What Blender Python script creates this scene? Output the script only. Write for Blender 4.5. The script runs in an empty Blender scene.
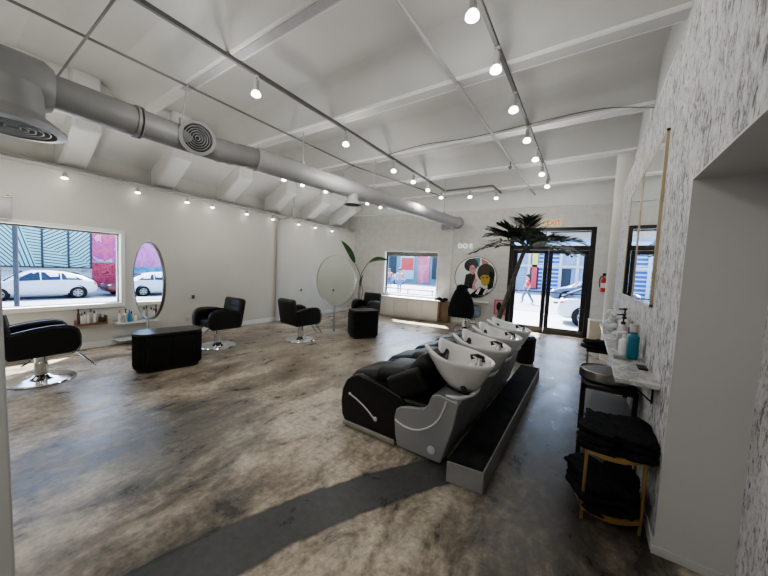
import bpy, bmesh, math, random
from mathutils import Vector, Matrix, Euler
random.seed(7)
PI = math.pi
col = bpy.context.scene.collection
V = Vector

# ------------------------------------------------------------------ materials
def nodes_of(m):
    m.use_nodes = True
    nt = m.node_tree
    return nt, nt.nodes, nt.links, nt.nodes['Principled BSDF']

def mat(name, c, rough=0.5, metal=0.0, var=0.0, scale=8.0, bump=0.0, spec=0.5, emit=None, es=0.0, coat=0.0, trans=0.0):
    m = bpy.data.materials.new(name)
    nt, N, L, p = nodes_of(m)
    p.inputs['Base Color'].default_value = (*c, 1)
    p.inputs['Roughness'].default_value = rough
    p.inputs['Metallic'].default_value = metal
    p.inputs['Specular IOR Level'].default_value = spec
    p.inputs['Coat Weight'].default_value = coat
    p.inputs['Transmission Weight'].default_value = trans
    if emit:
        p.inputs['Emission Color'].default_value = (*emit, 1)
        p.inputs['Emission Strength'].default_value = es
    tc = N.new('ShaderNodeTexCoord')
    nz = N.new('ShaderNodeTexNoise'); nz.inputs['Scale'].default_value = scale; nz.inputs['Detail'].default_value = 5
    L.new(tc.outputs['Object'], nz.inputs['Vector'])
    if var > 0:
        r = N.new('ShaderNodeValToRGB')
        r.color_ramp.elements[0].position = 0.3; r.color_ramp.elements[1].position = 0.7
        r.color_ramp.elements[0].color = (*[max(0, x*(1-var)) for x in c], 1)
        r.color_ramp.elements[1].color = (*[min(1, x*(1+var)) for x in c], 1)
        L.new(nz.outputs['Fac'], r.inputs['Fac']); L.new(r.outputs['Color'], p.inputs['Base Color'])
    if bump > 0:
        b = N.new('ShaderNodeBump'); b.inputs['Strength'].default_value = bump; b.inputs['Distance'].default_value = 0.01
        L.new(nz.outputs['Fac'], b.inputs['Height']); L.new(b.outputs['Normal'], p.inputs['Normal'])
    return m

def glass_mat(name, tint=(0.95, 0.98, 1.0), refl=0.06):
    m = bpy.data.materials.new(name); m.use_nodes = True
    nt = m.node_tree; N, L = nt.nodes, nt.links; N.clear()
    o = N.new('ShaderNodeOutputMaterial'); mx = N.new('ShaderNodeMixShader')
    t = N.new('ShaderNodeBsdfTransparent'); g = N.new('ShaderNodeBsdfGlossy')
    t.inputs['Color'].default_value = (*tint, 1); g.inputs['Roughness'].default_value = 0.02
    lw_ = N.new('ShaderNodeLayerWeight'); lw_.inputs['Blend'].default_value = 0.5
    f = math_n(N, L, 'ADD', math_n(N, L, 'MULTIPLY', math_n(N, L, 'POWER', lw_.outputs['Facing'], 5.0), 0.35), 0.02)
    L.new(f, mx.inputs[0]); L.new(t.outputs[0], mx.inputs[1]); L.new(g.outputs[0], mx.inputs[2])
    L.new(mx.outputs[0], o.inputs['Surface'])
    return m

def ramp(N, stops, interp='LINEAR'):
    r = N.new('ShaderNodeValToRGB'); r.color_ramp.interpolation = interp
    e = r.color_ramp.elements
    while len(e) < len(stops): e.new(0.5)
    for i, (pos, c) in enumerate(stops):
        e[i].position = pos; e[i].color = (*c, 1) if len(c) == 3 else c
    return r

def noise(N, L, vec, scale, detail=4, rough=0.55, dist=0.0):
    n = N.new('ShaderNodeTexNoise'); n.inputs['Scale'].default_value = scale
    n.inputs['Detail'].default_value = detail; n.inputs['Roughness'].default_value = rough
    n.inputs['Distortion'].default_value = dist
    L.new(vec, n.inputs['Vector']); return n

def mapping(N, L, scale=(1, 1, 1), rot=(0, 0, 0), loc=(0, 0, 0)):
    tc = N.new('ShaderNodeTexCoord'); mp = N.new('ShaderNodeMapping')
    mp.inputs['Scale'].default_value = scale; mp.inputs['Rotation'].default_value = rot; mp.inputs['Location'].default_value = loc
    L.new(tc.outputs['Object'], mp.inputs['Vector']); return mp.outputs[0]

def math_n(N, L, op, a, b=None):
    n = N.new('ShaderNodeMath'); n.operation = op
    for i, v in enumerate((a, b)):
        if v is None: continue
        if isinstance(v, (int, float)): n.inputs[i].default_value = v
        else: L.new(v, n.inputs[i])
    return n.outputs[0]

def mixc(N, L, fac, a, b, blend='MIX'):
    n = N.new('ShaderNodeMix'); n.data_type = 'RGBA'; n.blend_type = blend
    for idx, v in ((0, fac), (6, a), (7, b)):
        if isinstance(v, (int, float)): n.inputs[idx].default_value = v
        elif isinstance(v, tuple): n.inputs[idx].default_value = (*v, 1)
        else: L.new(v, n.inputs[idx])
    return n.outputs[2]

def floor_material():
    m = bpy.data.materials.new('worn_concrete'); nt, N, L, p = nodes_of(m)
    v = mapping(N, L)
    vs = mapping(N, L, scale=(1.0, 0.55, 1), rot=(0, 0, 0.35))
    n1 = noise(N, L, vs, 1.0, 6, 0.62, 0.3)
    n2 = noise(N, L, vs, 4.8, 8, 0.72, 0.35)
    n3 = noise(N, L, v, 22, 6, 0.7)
    base = ramp(N, [(0.35, (0.065, 0.060, 0.054)), (0.42, (0.15, 0.132, 0.108)), (0.49, (0.33, 0.28, 0.22)), (0.56, (0.58, 0.51, 0.41)), (0.68, (0.76, 0.70, 0.60))])
    mm = math_n(N, L, 'ADD', math_n(N, L, 'MULTIPLY', n1.outputs[0], 0.55), math_n(N, L, 'MULTIPLY', n2.outputs[0], 0.45))
    L.new(mm, base.inputs['Fac'])
    dk = ramp(N, [(0.36, (0.55, 0.54, 0.52)), (0.6, (1.1, 1.08, 1.05))]); L.new(n3.outputs[0], dk.inputs['Fac'])
    c = mixc(N, L, 0.8, base.outputs[0], dk.outputs[0], 'MULTIPLY')
    # the broad grey skim patch in the middle of the floor and lighter tone toward the windows
    sx = N.new('ShaderNodeSeparateXYZ'); L.new(v, sx.inputs[0])
    X, Y = sx.outputs[0], sx.outputs[1]
    def blob(cx, cy, rx, ry):
        a = math_n(N, L, 'DIVIDE', math_n(N, L, 'SUBTRACT', X, cx), rx)
        b = math_n(N, L, 'DIVIDE', math_n(N, L, 'SUBTRACT', Y, cy), ry)
        d = math_n(N, L, 'ADD', math_n(N, L, 'MULTIPLY', a, a), math_n(N, L, 'MULTIPLY', b, b))
        d = math_n(N, L, 'ADD', math_n(N, L, 'SQRT', d), math_n(N, L, 'MULTIPLY', math_n(N, L, 'SUBTRACT', n2.outputs[0], 0.5), 1.6))
        r = ramp(N, [(0.55, (1, 1, 1)), (1.0, (0, 0, 0))]); L.new(d, r.inputs['Fac'])
        return r.outputs[0]
    c = mixc(N, L, math_n(N, L, 'MULTIPLY', blob(-2.55, 1.05, 0.75, 0.85), 0.62), c, (0.085, 0.083, 0.078))
    c = mixc(N, L, math_n(N, L, 'MULTIPLY', blob(-0.2, 2.2, 1.1, 1.4), 0.45), c, (0.05, 0.046, 0.04))
    c = mixc(N, L, math_n(N, L, 'MULTIPLY', blob(0.0, 3.4, 0.75, 2.4), 0.7), c, (0.035, 0.033, 0.030))
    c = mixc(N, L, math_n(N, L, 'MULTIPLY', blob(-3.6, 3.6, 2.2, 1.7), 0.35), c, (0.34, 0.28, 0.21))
    # the filled trench: a curved band of dark grey cement
    xc = math_n(N, L, 'ADD', math_n(N, L, 'ADD', math_n(N, L, 'MULTIPLY', Y, 0.051), math_n(N, L, 'MULTIPLY', math_n(N, L, 'MULTIPLY', Y, Y), 0.161)), -1.489)
    d = math_n(N, L, 'ABSOLUTE', math_n(N, L, 'SUBTRACT', X, xc))
    d = math_n(N, L, 'ADD', d, math_n(N, L, 'MULTIPLY', math_n(N, L, 'SUBTRACT', n2.outputs[0], 0.5), 0.07))
    r = ramp(N, [(0.150, (1, 1, 1)), (0.168, (0, 0, 0))]); L.new(d, r.inputs['Fac'])
    rim = ramp(N, [(0.14, (0, 0, 0)), (0.158, (1, 1, 1)), (0.18, (0, 0, 0))]); L.new(d, rim.inputs['Fac'])
    lim = math_n(N, L, 'MULTIPLY', math_n(N, L, 'LESS_THAN', Y, 2.15), math_n(N, L, 'GREATER_THAN', Y, -1.0))
    tc2 = ramp(N, [(0.3, (0.062, 0.063, 0.06)), (0.7, (0.10, 0.10, 0.096))]); L.new(n3.outputs[0], tc2.inputs['Fac'])
    c = mixc(N, L, math_n(N, L, 'MULTIPLY', r.outputs[0], lim), c, tc2.outputs[0])
    c = mixc(N, L, math_n(N, L, 'MULTIPLY', math_n(N, L, 'MULTIPLY', rim.outputs[0], lim), 0.6), c, (0.03, 0.028, 0.026))
    L.new(c, p.inputs['Base Color'])
    rr = ramp(N, [(0.3, (0.22, 0.22, 0.22)), (0.7, (0.45, 0.45, 0.45))]); L.new(n2.outputs[0], rr.inputs['Fac'])
    L.new(rr.outputs[0], p.inputs['Roughness'])
    p.inputs['Specular IOR Level'].default_value = 0.38
    b = N.new('ShaderNodeBump'); b.inputs['Strength'].default_value = 0.4; b.inputs['Distance'].default_value = 0.01
    L.new(math_n(N, L, 'ADD', mm, math_n(N, L, 'MULTIPLY', n3.outputs[0], 0.35)), b.inputs['Height']); L.new(b.outputs[0], p.inputs['Normal'])
    return m

def rough_plaster():
    m = bpy.data.materials.new('distressed_plaster'); nt, N, L, p = nodes_of(m)
    vs = mapping(N, L, scale=(1, 2.2, 1.0), rot=(0.22, 0, 0))
    n1 = noise(N, L, vs, 17, 9, 0.72, 0.7)
    n2 = noise(N, L, vs, 3.2, 4, 0.6)
    f = math_n(N, L, 'ADD', math_n(N, L, 'MULTIPLY', n1.outputs[0], 0.8), math_n(N, L, 'MULTIPLY', n2.outputs[0], 0.2))
    r = ramp(N, [(0.37, (0.10, 0.098, 0.095)), (0.44, (0.28, 0.275, 0.265)), (0.49, (0.56, 0.555, 0.54)), (0.62, (0.74, 0.735, 0.72))])
    L.new(f, r.inputs['Fac']); L.new(r.outputs[0], p.inputs['Base Color'])
    p.inputs['Roughness'].default_value = 0.7
    b = N.new('ShaderNodeBump'); b.inputs['Strength'].default_value = 0.7; b.inputs['Distance'].default_value = 0.012
    L.new(f, b.inputs['Height']); L.new(b.outputs[0], p.inputs['Normal'])
    return m

def marble_mat():
    m = bpy.data.materials.new('white_marble'); nt, N, L, p = nodes_of(m)
    v = mapping(N, L)
    n = noise(N, L, v, 7, 8, 0.65, 1.8)
    r = ramp(N, [(0.40, (0.52, 0.51, 0.50)), (0.49, (0.33, 0.325, 0.32)), (0.53, (0.55, 0.54, 0.53)), (0.8, (0.60, 0.59, 0.58))])
    L.new(n.outputs[0], r.inputs['Fac']); L.new(r.outputs[0], p.inputs['Base Color']); p.inputs['Roughness'].default_value = 0.25
    return m

def brick_white():
    m = bpy.data.materials.new('painted_block'); nt, N, L, p = nodes_of(m)
    v = mapping(N, L, rot=(PI/2, 0, 0))
    b = N.new('ShaderNodeTexBrick'); L.new(v, b.inputs['Vector'])
    b.inputs['Scale'].default_value = 1.0; b.inputs['Brick Width'].default_value = 0.40; b.inputs['Row Height'].default_value = 0.19
    b.inputs['Mortar Size'].default_value = 0.006; b.inputs['Mortar Smooth'].default_value = 0.6
    b.inputs['Color1'].default_value = (0.74, 0.73, 0.695, 1); b.inputs['Color2'].default_value = (0.72, 0.71, 0.675, 1); b.inputs['Mortar'].default_value = (0.63, 0.62, 0.59, 1)
    n = noise(N, L, v, 6, 5)
    r = ramp(N, [(0.3, (0.9, 0.9, 0.9)), (0.7, (1.04, 1.04, 1.04))]); L.new(n.outputs[0], r.inputs['Fac'])
    L.new(mixc(N, L, 1.0, b.outputs[0], r.outputs[0], 'MULTIPLY'), p.inputs['Base Color'])
    p.inputs['Roughness'].default_value = 0.6
    bp = N.new('ShaderNodeBump'); bp.inputs['Strength'].default_value = 0.25; bp.inputs['Distance'].default_value = 0.006
    L.new(b.outputs['Fac'], bp.inputs['Height']); bp.invert = True; L.new(bp.outputs[0], p.inputs['Normal'])
    return m

def stripe_mural(name, ang, c1, c2, scale=2.6, split=None):
    m = bpy.data.materials.new(name); nt, N, L, p = nodes_of(m)
    def wave(a):
        v = mapping(N, L, rot=(a, 0, 0))
        w = N.new('ShaderNodeTexWave'); w.wave_type = 'BANDS'; w.bands_direction = 'Z'
        w.inputs['Scale'].default_value = scale; w.inputs['Distortion'].default_value = 0.15; L.new(v, w.inputs['Vector'])
        r = ramp(N, [(0.66, c1), (0.76, c2)]); L.new(w.outputs['Fac'], r.inputs['Fac']); return r.outputs[0]
    c = wave(ang)
    if split is not None:
        v = mapping(N, L); s = N.new('ShaderNodeSeparateXYZ'); L.new(v, s.inputs[0])
        d = math_n(N, L, 'ADD', math_n(N, L, 'MULTIPLY', s.outputs[1], split[0]), math_n(N, L, 'MULTIPLY', s.outputs[2], split[1]))
        c = mixc(N, L, math_n(N, L, 'GREATER_THAN', d, split[2]), c, wave(split[3]))
    L.new(c, p.inputs['Base Color']); p.inputs['Roughness'].default_value = 0.7
    return m

def swirl_mural(name, stops, scale=1.0, dist=2.0, grad=0.0):
    m = bpy.data.materials.new(name); nt, N, L, p = nodes_of(m)
    v = mapping(N, L); n = noise(N, L, v, scale, 5, 0.6, dist)
    f = n.outputs[0]
    if grad:
        s = N.new('ShaderNodeSeparateXYZ'); L.new(v, s.inputs[0])
        f = math_n(N, L, 'ADD', f, math_n(N, L, 'MULTIPLY', s.outputs[2], grad))
    r = ramp(N, stops); L.new(f, r.inputs['Fac']); L.new(r.outputs[0], p.inputs['Base Color']); p.inputs['Roughness'].default_value = 0.7
    return m

def wood_mat(name, c1, c2):
    m = bpy.data.materials.new(name); nt, N, L, p = nodes_of(m)
    v = mapping(N, L, scale=(6, 6, 0.8)); n = noise(N, L, v, 4, 6, 0.6, 0.5)
    r = ramp(N, [(0.35, c1), (0.65, c2)]); L.new(n.outputs[0], r.inputs['Fac']); L.new(r.outputs[0], p.inputs['Base Color'])
    p.inputs['Roughness'].default_value = 0.45
    return m

M = dict(
    floor=floor_material(), plaster=rough_plaster(), marble=marble_mat(), block=brick_white(),
    wall=mat('wall_paint', (0.62, 0.605, 0.555), 0.55, var=0.03, scale=1.2, bump=0.05),
    smooth_wall=mat('smooth_wall_paint', (0.55, 0.55, 0.54), 0.5, var=0.03, scale=1.5),
    ceil=mat('ceiling_paint', (0.52, 0.518, 0.50), 0.6, var=0.04, scale=1.5, bump=0.04),
    white=mat('white_paint', (0.80, 0.80, 0.78), 0.45, var=0.03, scale=3),
    duct=mat('duct_paint', (0.20, 0.20, 0.195), 0.5, var=0.05, scale=6, bump=0.05),
    duct2=mat('duct_paint_light', (0.34, 0.34, 0.34), 0.45, var=0.05, scale=6, bump=0.05),
    dark_slot=mat('dark_slot', (0.015, 0.015, 0.015), 0.8),
    conduit=mat('conduit_grey', (0.15, 0.15, 0.147), 0.4, metal=0.2, var=0.05),
    track=mat('track_dark', (0.14, 0.14, 0.14), 0.5, var=0.05),
    track_light=mat('track_light', (0.45, 0.45, 0.44), 0.5, var=0.05),
    lamp=mat('lamp_grey', (0.42, 0.42, 0.41), 0.45, metal=0.2, var=0.05),
    bulb=mat('bulb_glow', (1, 1, 1), 0.4, emit=(1.0, 0.96, 0.90), es=6.0),
    bulb_off=mat('bulb_off', (0.55, 0.55, 0.55), 0.3),
    leather=mat('black_leather', (0.006, 0.006, 0.0065), 0.38, var=0.3, scale=14, bump=0.04, spec=0.45),
    leather_back=mat('black_leather_soft', (0.010, 0.010, 0.011), 0.42, var=0.3, scale=14, bump=0.05, spec=0.5),
    chrome=mat('chrome', (0.72, 0.72, 0.73), 0.12, metal=1.0, var=0.03),
    steel=mat('brushed_steel', (0.50, 0.49, 0.47), 0.32, metal=1.0, var=0.08, scale=20),
    mirror=mat('mirror_silver', (0.88, 0.93, 0.90), 0.01, metal=1.0),
    mirror_rim=mat('mirror_rim', (0.26, 0.25, 0.24), 0.35, metal=0.7, var=0.05),
    lacquer=mat('black_lacquer', (0.005, 0.005, 0.005), 0.45, var=0.2, spec=0.3),
    lacquer_top=mat('black_glossy_top', (0.02, 0.021, 0.022), 0.28, var=0.2),
    silver=mat('silver_shell', (0.33, 0.335, 0.34), 0.36, metal=0.35, var=0.03, scale=4),
    silver_light=mat('silver_trim', (0.68, 0.68, 0.68), 0.3, metal=0.3),
    ceramic=mat('white_ceramic', (0.76, 0.755, 0.735), 0.16, var=0.02, coat=0.4),
    black_plastic=mat('black_plastic', (0.012, 0.012, 0.012), 0.35, var=0.2),
    grey_box=mat('grey_platform_paint', (0.27, 0.27, 0.265), 0.55, var=0.08, scale=6),
    vinyl=mat('dark_vinyl_plank', (0.016, 0.0155, 0.0155), 0.8, var=0.6, scale=9, bump=0.25, spec=0.12),
    gold=mat('brass', (0.52, 0.34, 0.13), 0.35, metal=0.75, var=0.08),
    gold_frame=mat('brass_frame', (0.46, 0.38, 0.25), 0.4, metal=0.35, var=0.08),
    towel=mat('black_towel', (0.012, 0.013, 0.015), 0.9, var=0.5, scale=40, bump=0.5, spec=0.2),
    iron=mat('black_iron', (0.012, 0.012, 0.012), 0.5, var=0.2),
    grey_panel=mat('grey_panel', (0.14, 0.14, 0.14), 0.55, var=0.15, scale=6),
    leaf=mat('palm_leaf', (0.032, 0.060, 0.022), 0.6, var=0.5, scale=5),
    leaf2=mat('broad_leaf', (0.028, 0.075, 0.022), 0.38, var=0.5, scale=5),
    stalk=mat('leaf_stalk', (0.20, 0.22, 0.15), 0.5, var=0.3),
    trunk=mat('palm_trunk', (0.10, 0.09, 0.065), 0.7, var=0.45, scale=18, bump=0.4),
    soil=mat('soil', (0.03, 0.022, 0.016), 0.9, var=0.4, scale=30, bump=0.5),
    walnut=wood_mat('brown_wood', (0.14, 0.085, 0.05), (0.24, 0.155, 0.10)),
    cabinet=mat('cabinet_white', (0.74, 0.72, 0.66), 0.5, var=0.03),
    beige=mat('beige_laminate', (0.62, 0.53, 0.40), 0.5, var=0.05),
    black_frame=mat('black_aluminium', (0.014, 0.013, 0.013), 0.4, var=0.2),
    bronze=mat('bronze_sill', (0.12, 0.105, 0.09), 0.45, metal=0.4, var=0.1),
    glass=glass_mat('window_glass'), acrylic=glass_mat('clear_acrylic', (0.93, 0.95, 0.96)),
    red=mat('red_enamel', (0.55, 0.02, 0.025), 0.3, var=0.08),
    pink=mat('pink_plastic', (0.66, 0.13, 0.25), 0.4, var=0.06),
    teal=mat('teal_plastic', (0.02, 0.16, 0.22), 0.35, var=0.06),
    bottle_white=mat('white_plastic', (0.78, 0.77, 0.75), 0.35, var=0.03),
    bottle_silver=mat('silver_plastic', (0.52, 0.50, 0.49), 0.3, metal=0.5),
    bottle_brown=mat('brown_plastic', (0.10, 0.045, 0.03), 0.35, var=0.1),
    bottle_plum=mat('plum_plastic', (0.14, 0.05, 0.08), 0.35, var=0.1),
    bottle_blue=mat('blue_plastic', (0.06, 0.30, 0.50), 0.35, var=0.06),
    bottle_orange=mat('orange_plastic', (0.70, 0.20, 0.06), 0.35, var=0.06),
    label_grey=mat('grey_label', (0.35, 0.34, 0.34), 0.5),
    exit_white=mat('exit_sign_white', (0.78, 0.70, 0.46), 0.5, emit=(1, 0.85, 0.5), es=0.12),
    exit_red=mat('exit_letters_red', (0.60, 0.06, 0.02), 0.4, emit=(1, 0.1, 0.03), es=0.25),
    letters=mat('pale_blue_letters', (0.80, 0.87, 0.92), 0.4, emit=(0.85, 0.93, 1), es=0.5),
    skin=mat('skin_tone', (0.42, 0.24, 0.16), 0.5, var=0.05),
    hair=mat('dark_hair', (0.02, 0.014, 0.01), 0.5, var=0.3),
    art_dark=mat('art_black', (0.012, 0.012, 0.014), 0.25), art_pink=mat('art_pink', (0.66, 0.32, 0.37), 0.3, var=0.08, scale=20),
    art_ochre=mat('art_ochre', (0.46, 0.33, 0.035), 0.3, var=0.3, scale=25), art_teal=mat('art_teal', (0.05, 0.32, 0.34), 0.3),
    art_white=mat('art_white', (0.78, 0.77, 0.76), 0.3), art_brown=mat('art_brown', (0.035, 0.024, 0.014), 0.3, var=0.4, scale=25), art_red=mat('art_coral', (0.60, 0.20, 0.18), 0.3),
    # outside
    pavement=mat('pavement', (0.30, 0.31, 0.335), 0.8, var=0.08, scale=0.6),
    asphalt=mat('asphalt', (0.20, 0.215, 0.25), 0.85, var=0.12, scale=0.8),
    car_white=mat('car_white', (0.42, 0.46, 0.54), 0.25, coat=0.15), car_blue=mat('car_slate_blue', (0.05, 0.08, 0.14), 0.25, metal=0.0, coat=0.1),
    car_red=mat('car_dark_red', (0.10, 0.015, 0.025), 0.3, coat=0.15), car_silver=mat('car_silver', (0.20, 0.25, 0.31), 0.25, metal=0.1, coat=0.15),
    car_glass=mat('car_glass', (0.016, 0.03, 0.065), 0.25, spec=0.25), tyre=mat('tyre_rubber', (0.006, 0.006, 0.008), 0.8, spec=0.2),
    rim=mat('wheel_rim', (0.22, 0.225, 0.24), 0.4, metal=0.3), tail=mat('tail_lamp', (0.5, 0.03, 0.04), 0.3),
    facade_blue=mat('pale_blue_facade', (0.24, 0.31, 0.45), 0.7, var=0.06, scale=0.8), facade_white=mat('white_facade', (0.46, 0.48, 0.52), 0.7, var=0.05, scale=0.8),
    facade_grey=mat('dark_facade', (0.02, 0.028, 0.045), 0.7, var=0.1), facade_teal=mat('teal_facade', (0.13, 0.25, 0.28), 0.7, var=0.1, scale=1),
    facade_red=mat('coral_facade', (0.50, 0.06, 0.07), 0.7, var=0.1), facade_pink=mat('pink_facade', (0.52, 0.13, 0.21), 0.7, var=0.12, scale=2),
    lattice=stripe_mural('blue_zigzag_mural', 0.9, (0.03, 0.09, 0.32), (0.42, 0.50, 0.62), 1.2),
    shirt_red=mat('red_shirt', (0.50, 0.02, 0.045), 0.8, var=0.1), jeans=mat('pale_jeans', (0.08, 0.13, 0.24), 0.8, var=0.1), shorts=mat('bright_blue_cloth', (0.03, 0.22, 0.62), 0.8),
    shirt_lilac=mat('lilac_shirt', (0.24, 0.20, 0.42), 0.8, var=0.1),
    yellow=mat('yellow_paint', (0.62, 0.58, 0.12), 0.6),
)
TEAL1, TEAL2 = (0.30, 0.50, 0.50), (0.010, 0.05, 0.065)

# ------------------------------------------------------------------ mesh builder
class MB:
    def __init__(s): s.bm = bmesh.new()
    def _xf(s, vs, X):
        if X is not None:
            for v in vs: v.co = X @ v.co
    def box(s, x0, x1, y0, y1, z0, z1, X=None):
        c = [s.bm.verts.new(p) for p in ((x0,y0,z0),(x1,y0,z0),(x1,y1,z0),(x0,y1,z0),(x0,y0,z1),(x1,y0,z1),(x1,y1,z1),(x0,y1,z1))]
        for f in ((0,3,2,1),(4,5,6,7),(0,1,5,4),(1,2,6,5),(2,3,7,6),(3,0,4,7)): s.bm.faces.new([c[i] for i in f])
        s._xf(c, X); return s
    def rbox(s, c, size, r=0.02, seg=3, X=None):
        t = bmesh.new(); bmesh.ops.create_cube(t, size=1)
        for v in t.verts: v.co = V((v.co.x*size[0], v.co.y*size[1], v.co.z*size[2]))
        r = min(r, min(size)*0.49)
        bmesh.ops.bevel(t, geom=t.edges[:], offset=r, segments=seg, affect='EDGES', profile=0.5)
        T = Matrix.Translation(c)
        for v in t.verts: v.co = T @ v.co
        s.merge(t, X); return s
    def merge(s, t, X=None):
        mp = {}
        for v in t.verts: mp[v] = s.bm.verts.new(X @ v.co if X is not None else v.co)
        for f in t.faces:
            try: s.bm.faces.new([mp[v] for v in f.verts])
            except ValueError: pass
        t.free()
    def rings(s, rings, closed=True, cap0=True, cap1=True, loop=False):
        R = [[s.bm.verts.new(p) for p in ring] for ring in rings]
        n = len(R[0]); m = len(R)
        for i in range(m if loop else m-1):
            a, b = R[i], R[(i+1) % m]
            for j in range(n if closed else n-1):
                k = (j+1) % n
                try: s.bm.faces.new((a[j], a[k], b[k], b[j]))
                except ValueError: pass
        if closed and not loop:
            if cap0: s.bm.faces.new(R[0][::-1])
            if cap1: s.bm.faces.new(R[-1])
        return s
    def tube(s, pts, r, seg=10, closed=False, X=None):
        pts = [V(p) for p in pts]; rs = r if isinstance(r, (list, tuple)) else [r]*len(pts)
        out = []; prev = None; n = len(pts)
        for i, p in enumerate(pts):
            if closed: d = pts[(i+1) % n] - pts[i-1]
            else: d = pts[min(i+1, n-1)] - pts[max(i-1, 0)]
            d.normalize()
            if prev is None:
                a = V((0, 0, 1)) if abs(d.z) < 0.9 else V((1, 0, 0))
                u = d.cross(a).normalized()
            else: u = (prev - d*prev.dot(d)).normalized()
            prev = u; w = d.cross(u)
            ring = [p + (u*math.cos(2*PI*k/seg) + w*math.sin(2*PI*k/seg))*rs[i] for k in range(seg)]
            if X is not None: ring = [X @ q for q in ring]
            out.append(ring)
        return s.rings(out, loop=closed)
    def lathe(s, prof, seg=28, c=(0, 0, 0), X=None):
        c = V(c); rr = []
        for r, z in prof:
            ring = [c + V((max(r, 1e-4)*math.cos(2*PI*k/seg), max(r, 1e-4)*math.sin(2*PI*k/seg), z)) for k in range(seg)]
            if X is not None: ring = [X @ q for q in ring]
            rr.append(ring)
        return s.rings(rr)
    def ringlathe(s, prof, seg=28, c=(0, 0, 0), X=None):
        c = V(c); rr = []
        for r, z in prof:
            ring = [c + V((r*math.cos(2*PI*k/seg), r*math.sin(2*PI*k/seg), z)) for k in range(seg)]
            rr.append([X @ q for q in ring] if X is not None else ring)
        return s.rings(rr, loop=True)
    def prism(s, poly, lo, hi, axis='Y', X=None):
        def mk(a, b, t): return V((a, t, b)) if axis == 'Y' else (V((t, a, b)) if axis == 'X' else V((a, b, t)))
        A = [mk(a, b, lo) for a, b in poly]; B = [mk(a, b, hi) for a, b in poly]
        if X is not None: A = [X @ q for q in A]; B = [X @ q for q in B]
        return s.rings([A, B])
    def ellipsoid(s, c, r, X=None, nu=16, nv=10):
        c = V(c); rr = []
        for i in range(nv+1):
            t = -PI/2 + PI*i/nv; q = max(math.cos(t), 1e-3)
            ring = [c + V((r[0]*q*math.cos(2*PI*k/nu), r[1]*q*math.sin(2*PI*k/nu), r[2]*math.sin(t))) for k in range(nu)]
            if X is not None: ring = [X @ q2 for q2 in ring]
            rr.append(ring)
        return s.rings(rr)
    def quad(s, *p):
        s.bm.faces.new([s.bm.verts.new(V(q)) for q in p]); return s
    def build(s, name, material, parent=None, loc=None, rot=None, bevel=0, smooth=38, recalc=True, subsurf=0):
        if recalc: bmesh.ops.recalc_face_normals(s.bm, faces=s.bm.faces[:])
        for f in s.bm.faces: f.smooth = True
        for e in s.bm.edges:
            if len(e.link_faces) == 2 and e.calc_face_angle(0) > math.radians(smooth): e.smooth = False
        me = bpy.data.meshes.new(name); s.bm.to_mesh(me); s.bm.free()
        me.materials.append(material if not isinstance(material, str) else M[material])
        o = bpy.data.objects.new(name, me); col.objects.link(o)
        if parent is not None: o.parent = parent
        if loc is not None: o.location = loc
        if rot is not None: o.rotation_euler = rot
        if bevel:
            b = o.modifiers.new('bevel', 'BEVEL'); b.width = bevel; b.segments = 2; b.limit_method = 'ANGLE'; b.angle_limit = math.radians(40)
        if subsurf:
            b = o.modifiers.new('sub', 'SUBSURF'); b.levels = subsurf; b.render_levels = subsurf
        return o

def tag(o, label, cat, group=None, kind=None):
    if label: o['label'] = label
    if cat: o['category'] = cat
    if group: o['group'] = group
    if kind: o['kind'] = kind
    return o

def thing(name, label, cat, loc=(0, 0, 0), rz=0.0, group=None, rot=None):
    o = bpy.data.objects.new(name, None); col.objects.link(o); o.empty_display_size = 0.1
    o.location = loc; o.rotation_euler = rot if rot else (0, 0, rz)
    return tag(o, label, cat, group)

def copy_tree(o, parent=None):
    c = o.copy(); col.objects.link(c)
    if parent is not None: c.parent = parent
    for ch in list(o.children): copy_tree(ch, c)
    return c

def dup(root, loc, rz, label, group=None):
    c = copy_tree(root); c.location = loc; c.rotation_euler = (0, 0, rz); c['label'] = label
    if group: c['group'] = group
    return c

def struct(o): o['kind'] = 'structure'; return o
ORD = ['first', 'second', 'third', 'fourth', 'fifth', 'sixth', 'seventh', 'eighth', 'ninth', 'tenth']

def smooth_path(pts, n=6):
    pts = [V(p) for p in pts]; out = []
    for i in range(len(pts)-1):
        p0 = pts[max(i-1, 0)]; p1 = pts[i]; p2 = pts[i+1]; p3 = pts[min(i+2, len(pts)-1)]
        for k in range(n):
            t = k/n
            out.append(0.5*((2*p1) + (p2-p0)*t + (2*p0-5*p1+4*p2-p3)*t*t + (3*p1-p0-3*p2+p3)*t**3))
    out.append(pts[-1]); return out

def text_mesh(name, txt, size, material, parent, loc, rot, depth=0.004, bold=0.0):
    cu = bpy.data.curves.new(name, 'FONT'); cu.body = txt; cu.size = size; cu.extrude = depth; cu.offset = bold
    cu.align_x = 'CENTER'; cu.align_y = 'CENTER'
    t = bpy.data.objects.new(name, cu); col.objects.link(t)
    dg = bpy.context.evaluated_depsgraph_get(); me = bpy.data.meshes.new_from_object(t.evaluated_get(dg))
    bpy.data.objects.remove(t); bpy.data.curves.remove(cu)
    me.materials.clear(); me.materials.append(M[material]); me.name = name
    o = bpy.data.objects.new(name, me); col.objects.link(o); o.parent = parent; o.location = loc; o.rotation_euler = rot
    return o

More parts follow.
